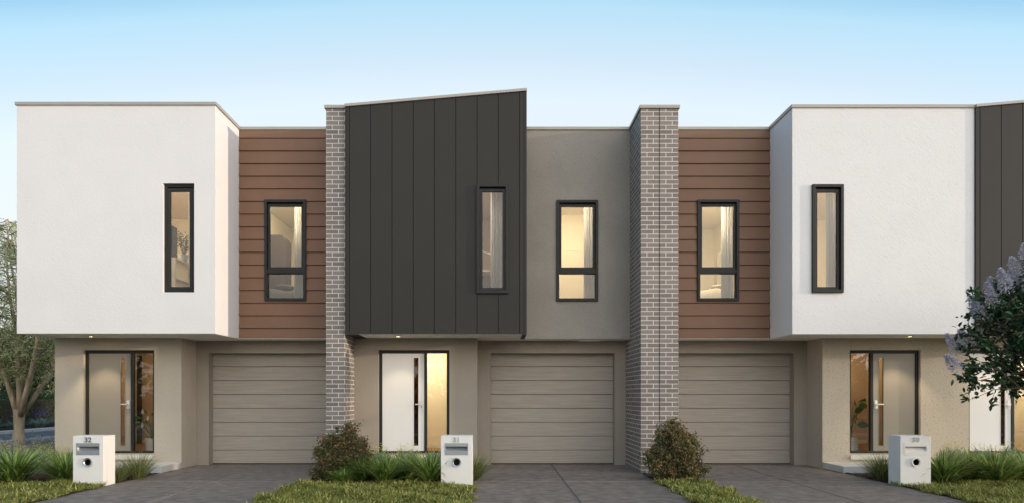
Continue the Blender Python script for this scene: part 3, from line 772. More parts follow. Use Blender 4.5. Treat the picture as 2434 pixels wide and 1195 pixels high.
# ================================================================== GROUND
M_CONC = mat('driveway_concrete', (0.188, 0.152, 0.129), 0.72, 0.34, 7.0, 0.6, 60, 0.008, stretch=(0.75, 1.0, 1.0), spec=0.35, detail=6)
M_JOINT = mat('dark_joint', (0.012, 0.012, 0.012), 0.9)
M_JOINTL = mat('sawcut_joint', (0.27, 0.24, 0.215), 0.9, 0.35, 14)
M_SOIL = mat('ground_soil', (0.07, 0.062, 0.035), 0.95, 0.4, 2.0, 0.6, 30, 0.02)
M_LSOIL = mat('lawn_soil', (0.055, 0.055, 0.020), 0.95, 0.4, 6.0, 0.6, 60, 0.02)
M_MULCH = mat('bark_mulch', (0.045, 0.028, 0.020), 0.95, 0.6, 26, 1.0, 34, 0.05)
M_ASPH = mat('asphalt', (0.052, 0.055, 0.064), 0.85, 0.2, 3.0, 0.3, 120, 0.004)
M_KERB = mat('kerb_concrete', (0.30, 0.31, 0.33), 0.85, 0.12, 3.0)

def struct(o): return tag(o, kind='structure')
def sheet(name, x0, x1, y0, y1, z, m):
    return struct(MB().add([(x0, y0, z), (x1, y0, z), (x1, y1, z), (x0, y1, z)], [(0, 1, 2, 3)]).build(name, m))
sheet('ground', -400, 400, -400, 400, -0.03, M_SOIL)

def driveway(x0, x1, xj, wide):
    d = struct(MB().box(x0, x1, 3.0, YGD + 0.09, -0.20, 0.0).build('driveway', M_CONC, bevel=0.006))
    j = MB(); w = 0.008 if wide else 0.004
    if wide:
        j.box(xj - 0.020, xj - 0.008, 3.0, 13.95, -0.02, 0.004)
    o = j.build('joint_strip', M_CONC, d) if wide else None
    MB().box(xj - w, xj + w, 3.0, 13.95, -0.02, 0.0025).build('centre_joint', M_JOINT if (wide or x0 > 3) else M_JOINTL, d)
    k = MB()
    for y in (11.215, 13.54, 8.9): 
        k.box(x0 + 0.002, xj - w - 0.001, y - 0.007, y + 0.007, -0.02, 0.002); k.box(xj + w + 0.001, x1 - 0.002, y - 0.007, y + 0.007, -0.02, 0.002)
    k.build('cross_joint', M_JOINTL, d)
    return d
driveway(-6.45, -3.36, -4.87, False)
driveway(-0.39, 2.742, 1.156, True)
driveway(3.56, 6.60, 5.05, False)
driveway(11.58, 14.7, 13.1, False)

def bed_sheet(name, x0, x1, y0, y1, seed):
    """mulch surface with a little relief"""
    rs = np.random.RandomState(seed); nx, ny = max(2, int((x1 - x0) * 22)), max(2, int((y1 - y0) * 22))
    gx, gy = np.meshgrid(np.linspace(x0, x1, nx), np.linspace(y0, y1, ny)); gz = -0.005 + rs.uniform(-0.02, 0.028, gx.shape)
    v = np.stack([gx, gy, gz], 2).reshape(-1, 3); i, j = np.meshgrid(np.arange(nx - 1), np.arange(ny - 1)); a = (j * nx + i).ravel()
    return struct(np_obj(name, v, np.stack([a, a + 1, a + nx + 1, a + nx], 1), M_MULCH))
bed_sheet('garden_bed', -15.3, -6.46, 10.84, 16.5, 1)
bed_sheet('garden_bed', -3.355, -0.395, 10.84, 13.19, 2)
bed_sheet('garden_bed', 2.747, 3.555, 11.0, 12.38, 3)
bed_sheet('garden_bed', 6.605, 11.575, 10.84, 13.19, 4)

L_GRASS = leaf_mat('lawn_blades', [(0, (0.059, 0.085, 0.020)), (0.35, (0.171, 0.203, 0.042)), (0.7, (0.332, 0.325, 0.073)), (0.92, (0.543, 0.467, 0.154)), (1, (0.557, 0.589, 0.251))], 0.6, 0.3, 0.25)
def lawn(x0, x1, y0, y1, seed, edge_r=None):
    rs = np.random.RandomState(seed)
    sheet('lawn_ground', x0, x1, y0, y1, 0.004, M_LSOIL)
    n = int((x1 - x0) * (y1 - y0) * 3800)
    b = np.stack([rs.uniform(x0 - 0.03, x1 + 0.03, n), rs.uniform(y0, y1 + 0.05, n), np.full(n, 0.0)], 1)
    # ragged runners over the edges
    wob = 0.05 * np.sin(b[:, 1] * 7 + seed) + 0.03 * np.sin(b[:, 1] * 19)
    b[:, 0] += np.where(b[:, 0] > x1 - 0.2, wob, 0) - np.where(b[:, 0] < x0 + 0.2, wob, 0)
    mound = 0.035 * (np.sin(b[:, 0] * 3.1 + seed) * np.sin(b[:, 1] * 4.3) + 1) * 0.5
    L = rs.uniform(0.04, 0.10, n) * (0.75 + 0.5 * (np.sin(b[:, 0] * 9.1) * np.sin(b[:, 1] * 7.7 + seed) > 0.1)) + mound
    b[:, 2] = mound * 0.8
    v, f = blades(b, rs.uniform(0, 6.283, n), rs.uniform(0.25, 0.92, n), L, rs.uniform(0.009, 0.017, n), rs.uniform(0.1, 0.9, n), 2, rs)
    return v, f
def lawn_obj(x0, x1, y0, y1, seed, label):
    v, f = lawn(x0, x1, y0, y1, seed)
    tag(np_obj('lawn', v, f, L_GRASS), label, 'lawn', kind='stuff')
lawn_obj(-12.6, -6.46, 8.2, 10.85, 11, 'short lawn in the lower left corner, in front of the letterbox 32')
lawn_obj(-3.35, -0.40, 8.2, 10.85, 12, 'short lawn in front of the planted bed and letterbox 31')
lawn_obj(2.75, 3.55, 8.2, 11.05, 13, 'narrow lawn strip between two driveways below the brick pillar')
lawn_obj(6.62, 11.4, 8.2, 10.85, 14, 'short lawn in the lower right corner, in front of the letterbox 30')

sheet('footpath', -15.4, 60, 1.2, 2.99, 0.0, mat('footpath_concrete', (0.42, 0.40, 0.37), 0.85, 0.08, 2.0))
sheet('front_road', -15.4, 60, -9.0, -0.6, -0.02, mat('front_asphalt', (0.11, 0.11, 0.11), 0.85, 0.12, 2.0))
struct(MB().box(-15.4, 60, -0.59, -0.35, -0.2, 0.02).build('front_kerb', M_KERB, bevel=0.02))
# side street, kerb and verge at the left
sheet('road', -19.0, -15.6, -40, 120, -0.018, M_ASPH)
struct(MB().box(-19.3, -19.0, -40, 120, -0.2, 0.10).build('kerb', M_KERB, bevel=0.02))
struct(MB().box(-15.6, -15.42, -40, 120, -0.2, 0.06).build('kerb', M_KERB, bevel=0.02))
bed_sheet('verge', -24, -19.31, 18, 46, 5).location.z = 0.07

# ================================================================== LETTERBOXES
FONT = None
def number(txt, x, y, z, h, m, parent):
    c = bpy.data.curves.new('number', 'FONT'); c.body = txt; c.size = h / 0.70; c.align_x = 'CENTER'
    c.extrude = 0.006; c.offset = 0.0022; c.resolution_u = 6; c.space_character = 1.08
    tmp = bpy.data.objects.new('number_tmp', c); COL.objects.link(tmp)
    bpy.context.view_layer.update()
    me = bpy.data.meshes.new_from_object(tmp.evaluated_get(bpy.context.evaluated_depsgraph_get()))
    bpy.data.objects.remove(tmp); me.name = 'number'
    me.transform(Matrix.Rotation(R(90), 4, 'X')); me.materials.clear(); me.materials.append(m)
    o = bpy.data.objects.new('number', me); COL.objects.link(o); o.parent = parent
    o.location = Vector((x, y, z)) - world_origin(parent)
    return o

def letterbox(px0, px1, txt, m_plate, m_num, m_ring, label, inside):
    y0, y1 = 10.64, 10.97; x0, x1 = X(px0, y0), X(px1, y0); zt = 0.824
    zz = lambda py: Z(py, y0)
    t = empty('letterbox', ((x0 + x1) / 2, y0, 0), label, 'letterbox', 'rendered letterboxes beside the driveways')
    cx = (x0 + x1) / 2; pw = 0.191; pz0, pz1 = zz(1080.3), zz(1051.8)
    sz0, sz1 = zz(1071.5), zz(1060.2)
    rz = zz(1097.4)
    b = MB().wall(x0, x1, 0.0, zt, y0, y0 + 0.10, [(cx - pw + 0.012, cx + pw - 0.012, sz0 - 0.01, sz1 + 0.004), (cx - 0.052, cx + 0.052, rz - 0.052, rz + 0.052)])
    b.box(x0, x1, y0 + 0.10, y1, 0.0, zt)
    b.build('body', M_LBOX, t, bevel=0.004)
    p = MB().ring(cx - pw, cx + pw, pz0, pz1, 0.014, y0 - 0.006, y0 + 0.004, wt=pz1 - sz1, wb=sz0 - pz0)
    po = p.build('slot_plate', m_plate, t, bevel=0.001)
    MB().add([(cx - pw + 0.014, y0 - 0.004, sz0), (cx + pw - 0.014, y0 - 0.004, sz0), (cx + pw - 0.014, y0 + 0.075, sz1 - 0.012), (cx - pw + 0.014, y0 + 0.075, sz1 - 0.012)], [(0, 1, 2, 3)]).build('slot_flap', m_plate, po)
    MB().box(cx - pw + 0.013, cx + pw - 0.013, y0 + 0.085, y0 + 0.098, sz0 - 0.008, sz1 + 0.003).build('slot_back', M_BLACK, po)
    r = MB().lathe((cx, y0, rz), [(0.0505, -0.09), (0.0505, 0.012), (0.060, 0.024), (0.073, 0.026), (0.0755, 0.018), (0.0755, -0.002)], 40, 'y').build('paper_ring', m_ring, t, smooth=False)
    e = r.modifiers.new('edge', 'EDGE_SPLIT')
    for pl in r.data.polygons: pl.use_smooth = True
    MB().lathe((cx, y0, rz), [(0.001, -0.085), (0.0504, -0.085)], 32, 'y').build('tube_end', inside, r)
    MB().lathe((cx, y0, rz), [(0.0500, -0.084), (0.0500, 0.010)], 32, 'y').build('tube_lining', inside, r, recalc=False)
    number(txt, cx, y0 - 0.004, zz(1049.5), 0.079, m_num, t)
    return t
letterbox(173.3, 245.6, '32', M_STEEL, M_NUM_D, M_STEEL, 'white letterbox with dark numerals 32 beside the left driveway', M_BLACK)
letterbox(1048, 1122.6, '31', M_STEEL, M_NUM_L, M_STEEL, 'white letterbox with silver numerals 31 beside the middle driveway', M_BLACK)
letterbox(2140.3, 2212.8, '30', M_STEELW, M_NUM_W, M_STEELW, 'white letterbox with pale raised numerals 30 beside the right driveway', M_BLACK)

# ================================================================== PLANTS
L_STRAP = leaf_mat('strap_leaves', [(0, (0.062, 0.117, 0.025)), (0.5, (0.165, 0.258, 0.056)), (0.85, (0.328, 0.427, 0.104)), (0.97, (0.484, 0.516, 0.141)), (1, (0.626, 0.388, 0.130))], 0.4, 0.3, 0.4)
L_TUSS = leaf_mat('tussock_leaves', [(0, (0.082, 0.108, 0.032)), (0.6, (0.172, 0.216, 0.072)), (0.93, (0.306, 0.324, 0.126)), (1, (0.648, 0.468, 0.180))], 0.55, 0.3, 0.3)
L_SANT = leaf_mat('santolina_leaves', [(0, (0.140, 0.200, 0.119)), (0.6, (0.270, 0.353, 0.210)), (1, (0.470, 0.552, 0.329))], 0.8, 0.3, 0.2)
L_YEL = leaf_mat('yellow_flowers', [(0, (0.628, 0.478, 0.053)), (1, (0.750, 0.750, 0.149))], 0.7, 0.3, 0.2)
L_LAV = leaf_mat('silver_leaves', [(0, (0.144, 0.160, 0.160)), (0.6, (0.304, 0.321, 0.312)), (1, (0.574, 0.590, 0.557))], 0.8, 0.2, 0.2)
L_LAV2 = leaf_mat('pale_silver_leaves', [(0, (0.187, 0.180, 0.158)), (0.6, (0.418, 0.396, 0.346)), (1, (0.691, 0.648, 0.562))], 0.8, 0.2, 0.2)
L_PURP = leaf_mat('purple_flowers', [(0, (0.065, 0.050, 0.19)), (1, (0.16, 0.13, 0.36))], 0.7, 0.3, 0.2)
L_NAND = leaf_mat('red_green_leaves', [(0, (0.027, 0.040, 0.016)), (0.40, (0.085, 0.112, 0.038)), (0.70, (0.229, 0.237, 0.088)), (0.84, (0.254, 0.127, 0.068)), (0.95, (0.389, 0.114, 0.081)), (1, (0.676, 0.406, 0.220))], 0.45, 0.25, 0.4)
L_DIAN = leaf_mat('blue_grey_leaves', [(0, (0.062, 0.106, 0.088)), (0.6, (0.163, 0.237, 0.200)), (1, (0.300, 0.388, 0.338))], 0.6, 0.25, 0.3)
L_HEDGE = leaf_mat('hedge_leaves', [(0, (0.013, 0.026, 0.010)), (0.6, (0.034, 0.065, 0.023)), (1, (0.072, 0.117, 0.043))], 0.5, 0.2, 0.3)
L_BACK = leaf_mat('far_tree_leaves', [(0, (0.012, 0.016, 0.006)), (0.6, (0.034, 0.040, 0.014)), (1, (0.075, 0.080, 0.030))], 0.6, 0.2, 0.2)
L_WEEP = leaf_mat('weeping_leaves', [(0, (0.125, 0.151, 0.063)), (0.4, (0.289, 0.313, 0.124)), (0.8, (0.547, 0.547, 0.236)), (1, (0.750, 0.750, 0.431))], 0.55, 0.35, 0.3)
L_LILAC = leaf_mat('lilac_leaves', [(0, (0.008, 0.026, 0.008)), (0.6, (0.018, 0.058, 0.016)), (0.9, (0.039, 0.111, 0.029)), (1, (0.065, 0.156, 0.042))], 0.35, 0.2, 0.45)
L_FLOW = leaf_mat('lilac_flowers', [(0, (0.42, 0.395, 0.46)), (0.6, (0.60, 0.57, 0.635)), (1, (0.76, 0.73, 0.77))], 0.7, 0.35, 0.2)
M_TWIG = mat('brown_twig', (0.115, 0.080, 0.062), 0.8, 0.2, 8.0)
M_BARK = mat('grey_brown_bark', (0.36, 0.27, 0.18), 0.9, 0.35, 7.0, 1.0, 22, 0.05, stretch=(1, 1, 0.22))
M_BARKD = mat('dark_bark', (0.05, 0.04, 0.03), 0.9, 0.3, 4)

def tuft(name, cat, n, L, W, droop, lean, r, m, seed, k=5):
    rs = np.random.RandomState(seed)
    q = rs.uniform(0, 1, n) ** 0.6; a = rs.uniform(0, 6.283, n)
    b = np.stack([np.cos(a) * q * r, np.sin(a) * q * r, rs.uniform(-0.01, 0.02, n)], 1)
    az = a + rs.normal(0, 0.55, n)
    le = np.clip(lean[0] + (lean[1] - lean[0]) * q + rs.normal(0, 0.10, n), 0.02, 0.95)
    v, f = blades(b, az, le, L * rs.uniform(0.55, 1.05, n), W * rs.uniform(0.7, 1.2, n), droop * rs.uniform(0.4, 1.4, n), k, rs)
    return np_obj(name, v, f, m)

def place(o, x, y, label, group, s=1.0, rz=0.0, z=0.0, sz=None):
    o.location = (x, y, z); o.scale = (s, s, sz or s); o.rotation_euler = (0, 0, rz)
    for k in ('label', 'group'):
        if k in o: del o[k]
    o['label'] = label
    if group: o['group'] = group
    return o

# strap-leaved clumps
GS = 'strappy green clumps along the garden beds'
strap = [tuft('strappy_plant', 'plant', 340, 0.66, 0.025, 0.60, (0.12, 0.62), 0.10, L_STRAP, s) for s in (31, 32, 33)]
used = set()
def strappy(px, D, label, s, v, rz=0.0):
    p = strap[v]
    o = p if v not in used else copy_tree(p)
    used.add(v); o['category'] = 'plant'
    return place(o, X(px, D), D, label, GS, s * 1.16, rz)
strappy(36, 11.10, 'broad strappy green clump at the left edge of the photo, on the lawn edge', 1.12, 0)
strappy(-38, 11.4, 'strappy green clump cut off by the left edge of the photo', 0.9, 1, 1.0)
strappy(158, 11.12, 'strappy green clump against the left side of letterbox 32', 1.0, 1, 0.4)
strappy(815, 10.95, 'smallest strappy clump, in front of the red leaved shrub left of letterbox 31', 0.52, 2)
strappy(862, 11.35, 'strappy clump half hidden between the red shrub and its neighbour', 0.92, 0, 2.1)
strappy(915, 11.05, 'strappy clump below the white front door, right of the smallest clump', 0.92, 1, 3.0)
strappy(1022, 10.98, 'strappy clump arching over the left face of letterbox 31', 1.05, 2, 1.2)
strappy(965, 11.5, 'strappy clump set back behind the two clumps under the white door', 0.85, 0, 4.0)
strappy(2243, 11.02, 'strappy clump against the right side of letterbox 30', 1.0, 0, 0.9)
strappy(2310, 11.35, 'strappy clump set back between the two front clumps right of letterbox 30', 0.95, 1, 5.0)
strappy(2368, 11.0, 'strappy clump below the flowering tree, near the right edge', 1.1, 2, 2.0)
strappy(2440, 11.3, 'strappy clump cut off by the right edge of the photo', 1.0, 0, 3.3)

# fine tussocks
GT = 'fine tussock grasses next to the letterboxes'
def with_plumes(o, seed, n):
    rs = np.random.RandomState(seed); a = rs.uniform(0, 6.283, n)
    b = np.stack([np.cos(a) * 0.04, np.sin(a) * 0.04, np.zeros(n)], 1)
    v, f = blades(b, a, rs.uniform(0.1, 0.45, n), rs.uniform(0.55, 0.75, n), np.full(n, 0.006), rs.uniform(0, 0.3, n), 4, rs)
    np_obj('seed_stalk', v, f, L_YEL if False else leaf_mat('straw_stalks', [(0, (0.20, 0.15, 0.06)), (1, (0.34, 0.26, 0.12))]), o)
    return o
tus = with_plumes(tuft('tussock_grass', 'grass', 620, 0.58, 0.0062, 0.40, (0.05, 0.66), 0.12, L_TUSS, 41), 3, 5); tus['category'] = 'grass clump'
place(tus, X(326, 11.65), 11.65, 'fine green tussock in front of the left porch, right of letterbox 32', GT, 1.04)
place(copy_tree(tus), X(282, 11.3), 11.3, 'fine tussock pressed against the right face of letterbox 32', GT, 0.72, 2.0)
place(copy_tree(tus), X(1122, 11.5), 11.5, 'fine tussock behind letterbox 31, leaning out over the middle driveway', GT, 1.10, 1.0)
place(copy_tree(tus), X(2098, 11.5), 11.5, 'fine tussock in front of the right porch, left of letterbox 30', GT, 1.12, 4.0)

# santolina cushions with yellow button flowers
def cushion(name, n, rx, ry, h, m_leaf, m_fl, nf, L, W, seed, stalk=0.10, fl=0.016):
    rs = np.random.RandomState(seed)
    t = bpy.data.objects.new(name, None); COL.objects.link(t)
    d = rand_dirs(n, rs); d[:, 2] = np.abs(d[:, 2]); q = rs.uniform(0.45, 1, n) ** 0.5
    bumpy = 1 + 0.16 * np.sin(d[:, 0] * 7 + seed) * np.sin(d[:, 1] * 6) + 0.1 * np.sin(9 * d[:, 2] + 3 * d[:, 0])
    c = d * np.array([rx, ry, h]) * (q * bumpy)[:, None]
    o = d * 0.6 + rs.normal(0, 0.45, (n, 3)) + [0, 0, 0.55]; o /= np.linalg.norm(o, axis=1)[:, None]
    v, f = leaves(c, o, rs.uniform(0.6, 1.3, n) * L, rs.uniform(0.7, 1.2, n) * W, rs, 0.3)
    np_obj('foliage', v, f, m_leaf, t)
    if nf:
        a = rand_dirs(nf, rs); a[:, 2] = np.abs(a[:, 2]) * 0.9 + 0.1; a /= np.linalg.norm(a, axis=1)[:, None]
        b = a * np.array([rx, ry, h]) * 0.9
        tip = b + a * [0.3, 0.3, 0.3] * stalk + np.stack([np.zeros(nf), np.zeros(nf), rs.uniform(0.3, 1, nf) * stalk], 1)
        st = blades(b, rs.uniform(0, 6.28, nf), rs.uniform(0, 0.15, nf), np.linalg.norm(tip - b, axis=1), np.full(nf, 0.0035), np.zeros(nf), 1, rs)
        np_obj('stalk', st[0], st[1], m_leaf, t)['kind'] = 'stuff'
        parts = []
        for k in range(4):
            dd = rand_dirs(nf, rs); parts.append(leaves(st[0][3::4] - dd * fl / 2, dd, fl, fl * 0.9, rs, 0.1))
        vv, ff = merge(parts); np_obj('flower', vv, ff, m_fl, t)['kind'] = 'stuff'
    return t
GC = 'grey green cushions with yellow button flowers'
cu = cushion('button_flower_cushion', 5200, 0.42, 0.36, 0.36, L_SANT, L_YEL, 190, 0.046, 0.011, 51, 0.20, 0.019); cu['category'] = 'plant'
first = True
for px, D, s, lab in ((18, 12.6, 1.0, 'yellow flowered cushion at the left edge, behind the broad strappy clump'),
                      (78, 12.3, 1.0, 'yellow flowered cushion between the two strappy clumps left of letterbox 32'),
                      (128, 12.75, 0.95, 'yellow flowered cushion at the foot of the left beige wall corner'),
                      (172, 12.4, 0.9, 'yellow flowered cushion half hidden behind letterbox 32'),
                      (905, 12.25, 0.85, 'yellow flowered cushion below the hinge side of the white front door'),
                      (968, 12.2, 0.90, 'yellow flowered cushion below the handle side of the white front door'),
                      (1035, 12.15, 0.85, 'yellow flowered cushion below the bright sidelight, behind letterbox 31'),
                      (2268, 12.2, 0.95, 'yellow flowered cushion right of letterbox 30, against the beige wall'),
                      (2335, 12.2, 0.9, 'yellow flowered cushion below the white door at far right'),
                      (2405, 12.25, 0.95, 'yellow flowered cushion below the dark sidelight at the right edge')):
    o = cu if first else copy_tree(cu); first = False
    place(o, X(px, D), D, lab, GC, s, px * 0.7, 0.0, s * (1.05 if px < 300 else 1.22)); o['category'] = 'plant'

lav = cushion('lavender_bush', 5200, 0.46, 0.42, 0.47, L_LAV, L_PURP, 34, 0.050, 0.010, 61, 0.22, 0.028)
place(lav, X(100, 15.2), 15.2, 'silver grey lavender bush with purple tips beside the left house corner', None); lav['category'] = 'shrub'
lav2 = cushion('silver_bush', 4200, 0.42, 0.40, 0.44, L_LAV2, L_LAV2, 16, 0.050, 0.011, 62, 0.25, 0.02)
place(lav2, X(12, 14.6), 14.6, 'pale silver bush at the left edge in front of the tree trunk', None); lav2['category'] = 'shrub'
lav3 = cushion('lavender_bush', 3000, 0.42, 0.40, 0.42, L_LAV, L_PURP, 14, 0.050, 0.010, 63, 0.2, 0.028)
place(lav3, X(58, 14.6), 14.4, 'low dull silver lavender bush in front of the tree trunk at left', None, 0.8); lav3['category'] = 'shrub'

# red-leaved shrubs by the brick pillars
def red_shrub(seed, lobes, label, x, y):
    rs = np.random.RandomState(seed); t = empty('red_leaved_shrub', (x, y, 0), label, 'shrub', 'red and green shrubs at the foot of the brick pillars')
    st = MB(); C, Dv = [], []
    for (ox, oy, rx, ry, h, ns) in lobes:
        for k in range(ns):
            a = rs.uniform(0, 6.283); el = rs.uniform(0.0, 1.5) ** 1.1; rr = rs.uniform(0.70, 1.08)
            tip = Vector((ox + math.cos(a) * math.cos(el) * rx * rr, oy + math.sin(a) * math.cos(el) * ry * rr, 0.08 + math.sin(el) ** 0.75 * h * rr))
            mid = Vector((ox * 0.6 + (tip.x - ox) * 0.55, oy * 0.6 + (tip.y - oy) * 0.55, tip.z * 0.55)) + Vector(rs.normal(0, 0.03, 3))
            p0 = Vector((ox * 0.4 + rs.normal(0, 0.05), oy * 0.4 + rs.normal(0, 0.05), 0))
            st.tube([Vector((x, y, 0)) + p0, Vector((x, y, 0)) + mid, Vector((x, y, 0)) + tip], [0.008, 0.005, 0.002], 5)
            for q in range(190):
                u = rs.uniform(0.2, 1.04) ** 0.72
                p = mid.lerp(tip, (u - 0.4) / 0.6) if u > 0.4 else p0.lerp(mid, u / 0.4)
                sp = 0.075 * (1.15 - 0.72 * u)
                C.append(np.array(p) + rs.normal(0, sp, 3)); Dv.append(np.array([(tip.x - ox) / rx, (tip.y - oy) / ry, 0.5]))
    st.build('stem', M_TWIG, t)
    c = np.array(C); c[:, 2] = np.abs(c[:, 2]) + 0.01; n = len(c)
    d = rs.normal(0, 1, (n, 3)) + np.array(Dv) * 0.8; d /= np.linalg.norm(d, axis=1)[:, None]
    v, f = leaves(c, d, rs.uniform(0.028, 0.052, n), rs.uniform(0.016, 0.028, n), rs, 0.2)
    np_obj('foliage', v, f, L_NAND, t)
    return t
red_shrub(71, [(-0.20, 0, 0.36, 0.36, 0.66, 60), (0.10, 0.05, 0.42, 0.38, 0.88, 80), (0.36, -0.02, 0.22, 0.25, 0.60, 30)], 'red and green shrub at the foot of the left brick pillar', X(812, 11.5), 11.5)
red_shrub(72, [(0.0, 0.02, 0.42, 0.38, 0.92, 90), (-0.28, -0.02, 0.28, 0.30, 0.62, 40), (0.28, 0.02, 0.30, 0.30, 0.68, 45)], 'red and green shrub at the foot of the jointed brick pillar', X(1602, 11.45), 11.45)

# ------------------------------------------------------------------ trees
def limb(rs, p, d, L, r0, r1, n=7, wob=0.12, up=0.0):
    pts = [Vector(p)]; d = Vector(d).normalized()
    for i in range(n):
        d = (d + Vector(rs.normal(0, wob, 3)) + Vector((0, 0, up))).normalized(); pts.append(pts[-1] + d * (L / n))
    return pts, [r0 + (r1 - r0) * (i / n) ** 0.8 for i in range(n + 1)]

def weeping_tree(x, y, label):
    rs = np.random.RandomState(81)
    t = empty('weeping_tree', (x, y, 0), label, 'tree')
    O = Vector((x, y, 0)); tr = MB(); br = MB(); cs, ds = [], []
    tr.tube([O + Vector(p) for p in ((0, 0, -0.1), (0.01, 0, 0.12), (0.03, 0, 0.45), (0.02, 0.02, 0.85), (0.03, 0, 1.05))], [0.25, 0.165, 0.135, 0.155, 0.16], 14)
    starts = [(-0.62, 0.1, 1.0), (-0.28, -0.3, 1.0), (0.02, 0.25, 1.0), (0.22, -0.15, 1.0), (0.50, 0.1, 1.0), (0.75, -0.5, 0.9), (-0.5, 0.6, 0.9), (0.4, 0.7, 0.9)]
    for k, s in enumerate(starts):
        L = rs.uniform(5.3, 7.1)
        a = O + Vector((0.03 + s[0] * 0.1, s[1] * 0.08, 0.85))
        pts, rad = limb(rs, a, (s[0] * 0.55, s[1] * 0.55, s[2]), L, 0.085, 0.016, 9, 0.07, 0.05)
        tr.tube(pts, rad, 9)
        for q in range(30):
            u = rs.uniform(0.22, 1); i = min(8, int(u * 9)); p = pts[i].lerp(pts[i + 1], u * 9 - i)
            az = rs.uniform(0, 6.283); bl = rs.uniform(0.7, 1.9) * (1.25 - 0.55 * u)
            b, r_ = limb(rs, p, (math.cos(az), math.sin(az), rs.uniform(0.0, 0.7)), bl, 0.018, 0.004, 6, 0.2, -0.09)
            br.tube(b, r_, 5)
            for w in range(13):
                g = rs.uniform(0.25, 1); j = min(5, int(g * 6)); pp = b[j].lerp(b[j + 1], g * 6 - j)
                # hanging spray of narrow leaves
                sd = Vector((rs.normal(0, 0.55), rs.normal(0, 0.55), rs.uniform(-0.9, 0.35))).normalized(); sl = rs.uniform(0.18, 0.48)
                for e in range(15):
                    h = e / 14; c = pp + sd * sl * h + Vector((0, 0, -0.10 * h * h)) + Vector(rs.normal(0, 0.012, 3))
                    cs.append(c - O); dd = sd * 0.8 + Vector(rs.normal(0, 0.55, 3)) + Vector((0, 0, -0.05)); ds.append(dd.normalized())
    tr.build('trunk', M_BARK, t, smooth=True); br.build('branch', M_TWIG, t)
    c = np.array([tuple(v) for v in cs]); d = np.array([tuple(v) for v in ds]); n = len(c)
    v, f = leaves(c, d, rs.uniform(0.06, 0.13, n), rs.uniform(0.012, 0.024, n), rs, 0.15)
    np_obj('crown', v, f, L_WEEP, t)
weeping_tree(X(43, 20.1), 20.1, 'weeping olive green tree with several stems at the left edge')

def crown_tree(x, y, h, r, n, m, label, seed, name='broad_tree', leaf=0.13, base=0.25):
    rs = np.random.RandomState(seed); t = empty(name, (x, y, 0), label, 'tree', 'dark trees beyond the hedge at left')
    O = Vector((x, y, 0)); tr = MB(); tr.tube([O, O + Vector((0.05, 0, h * 0.3)), O + Vector((0, 0.05, h * 0.75))], [0.18, 0.13, 0.04], 10)
    blobs = []
    for k in range(16):
        a = rs.uniform(0, 6.283); q = rs.uniform(0.2, 0.85) * r; z = rs.uniform(base, 0.9) * h
        q *= math.sqrt(max(0.15, 1 - ((z / h - 0.5) / 0.55) ** 2)); blobs.append((math.cos(a) * q, math.sin(a) * q, z, rs.uniform(0.25, 0.45) * r))
        tr.tube([O + Vector((0, 0, h * 0.3)), O + Vector(blobs[-1][:3]) * 1.0], [0.05, 0.015], 6)
    tr.build('trunk', M_BARKD, t)
    parts = []
    for b in blobs:
        k = n // 16; d = rand_dirs(k, rs); c = np.array(b[:3]) + d * (b[3] * rs.uniform(0.5, 1.1, k) ** 0.6)[:, None]
        o = d + rs.normal(0, 0.8, (k, 3)); o /= np.linalg.norm(o, axis=1)[:, None]
        parts.append(leaves(c, o, rs.uniform(0.7, 1.3, k) * leaf, rs.uniform(0.7, 1.3, k) * leaf * 0.5, rs, 0.2))
    v, f = merge(parts); np_obj('crown', v, f, m, t)
crown_tree(-27.2, 35, 4.7, 2.6, 15000, L_BACK, 'dark tree beyond the hedge, at the left edge behind the weeping tree', 91)
crown_tree(-24.2, 36, 5.1, 2.5, 15000, L_BACK, 'dark tree beyond the hedge, next to the house corner', 92)
crown_tree(-29.5, 41, 4.4, 2.8, 12000, L_BACK, 'farthest dark tree beyond the hedge at the left edge', 93)

def street_row():
    rs = np.random.RandomState(96); parts = []
    for k in range(13):
        cx = -27 + 4.7 * k + rs.normal(0, 0.6); h = rs.uniform(3.2, 5.2); n = 900
        d = rand_dirs(n, rs); q = rs.uniform(0.3, 1, n) ** 0.4
        c = np.array([cx, -13.5 + rs.normal(0, 0.5), h * 0.52]) + d * np.array([2.7, 1.6, h * 0.5]) * q[:, None]
        o = d + rs.normal(0, 0.8, (n, 3)); o /= np.linalg.norm(o, axis=1)[:, None]
        parts.append(leaves(c, o, rs.uniform(0.35, 0.75, n), rs.uniform(0.25, 0.45, n), rs, 0.2))
    v, f = merge(parts)
    tag(np_obj('street_trees', v, f, L_BACK), 'row of dark trees across the street, seen only reflected in the door glass', 'trees', kind='stuff')
street_row()

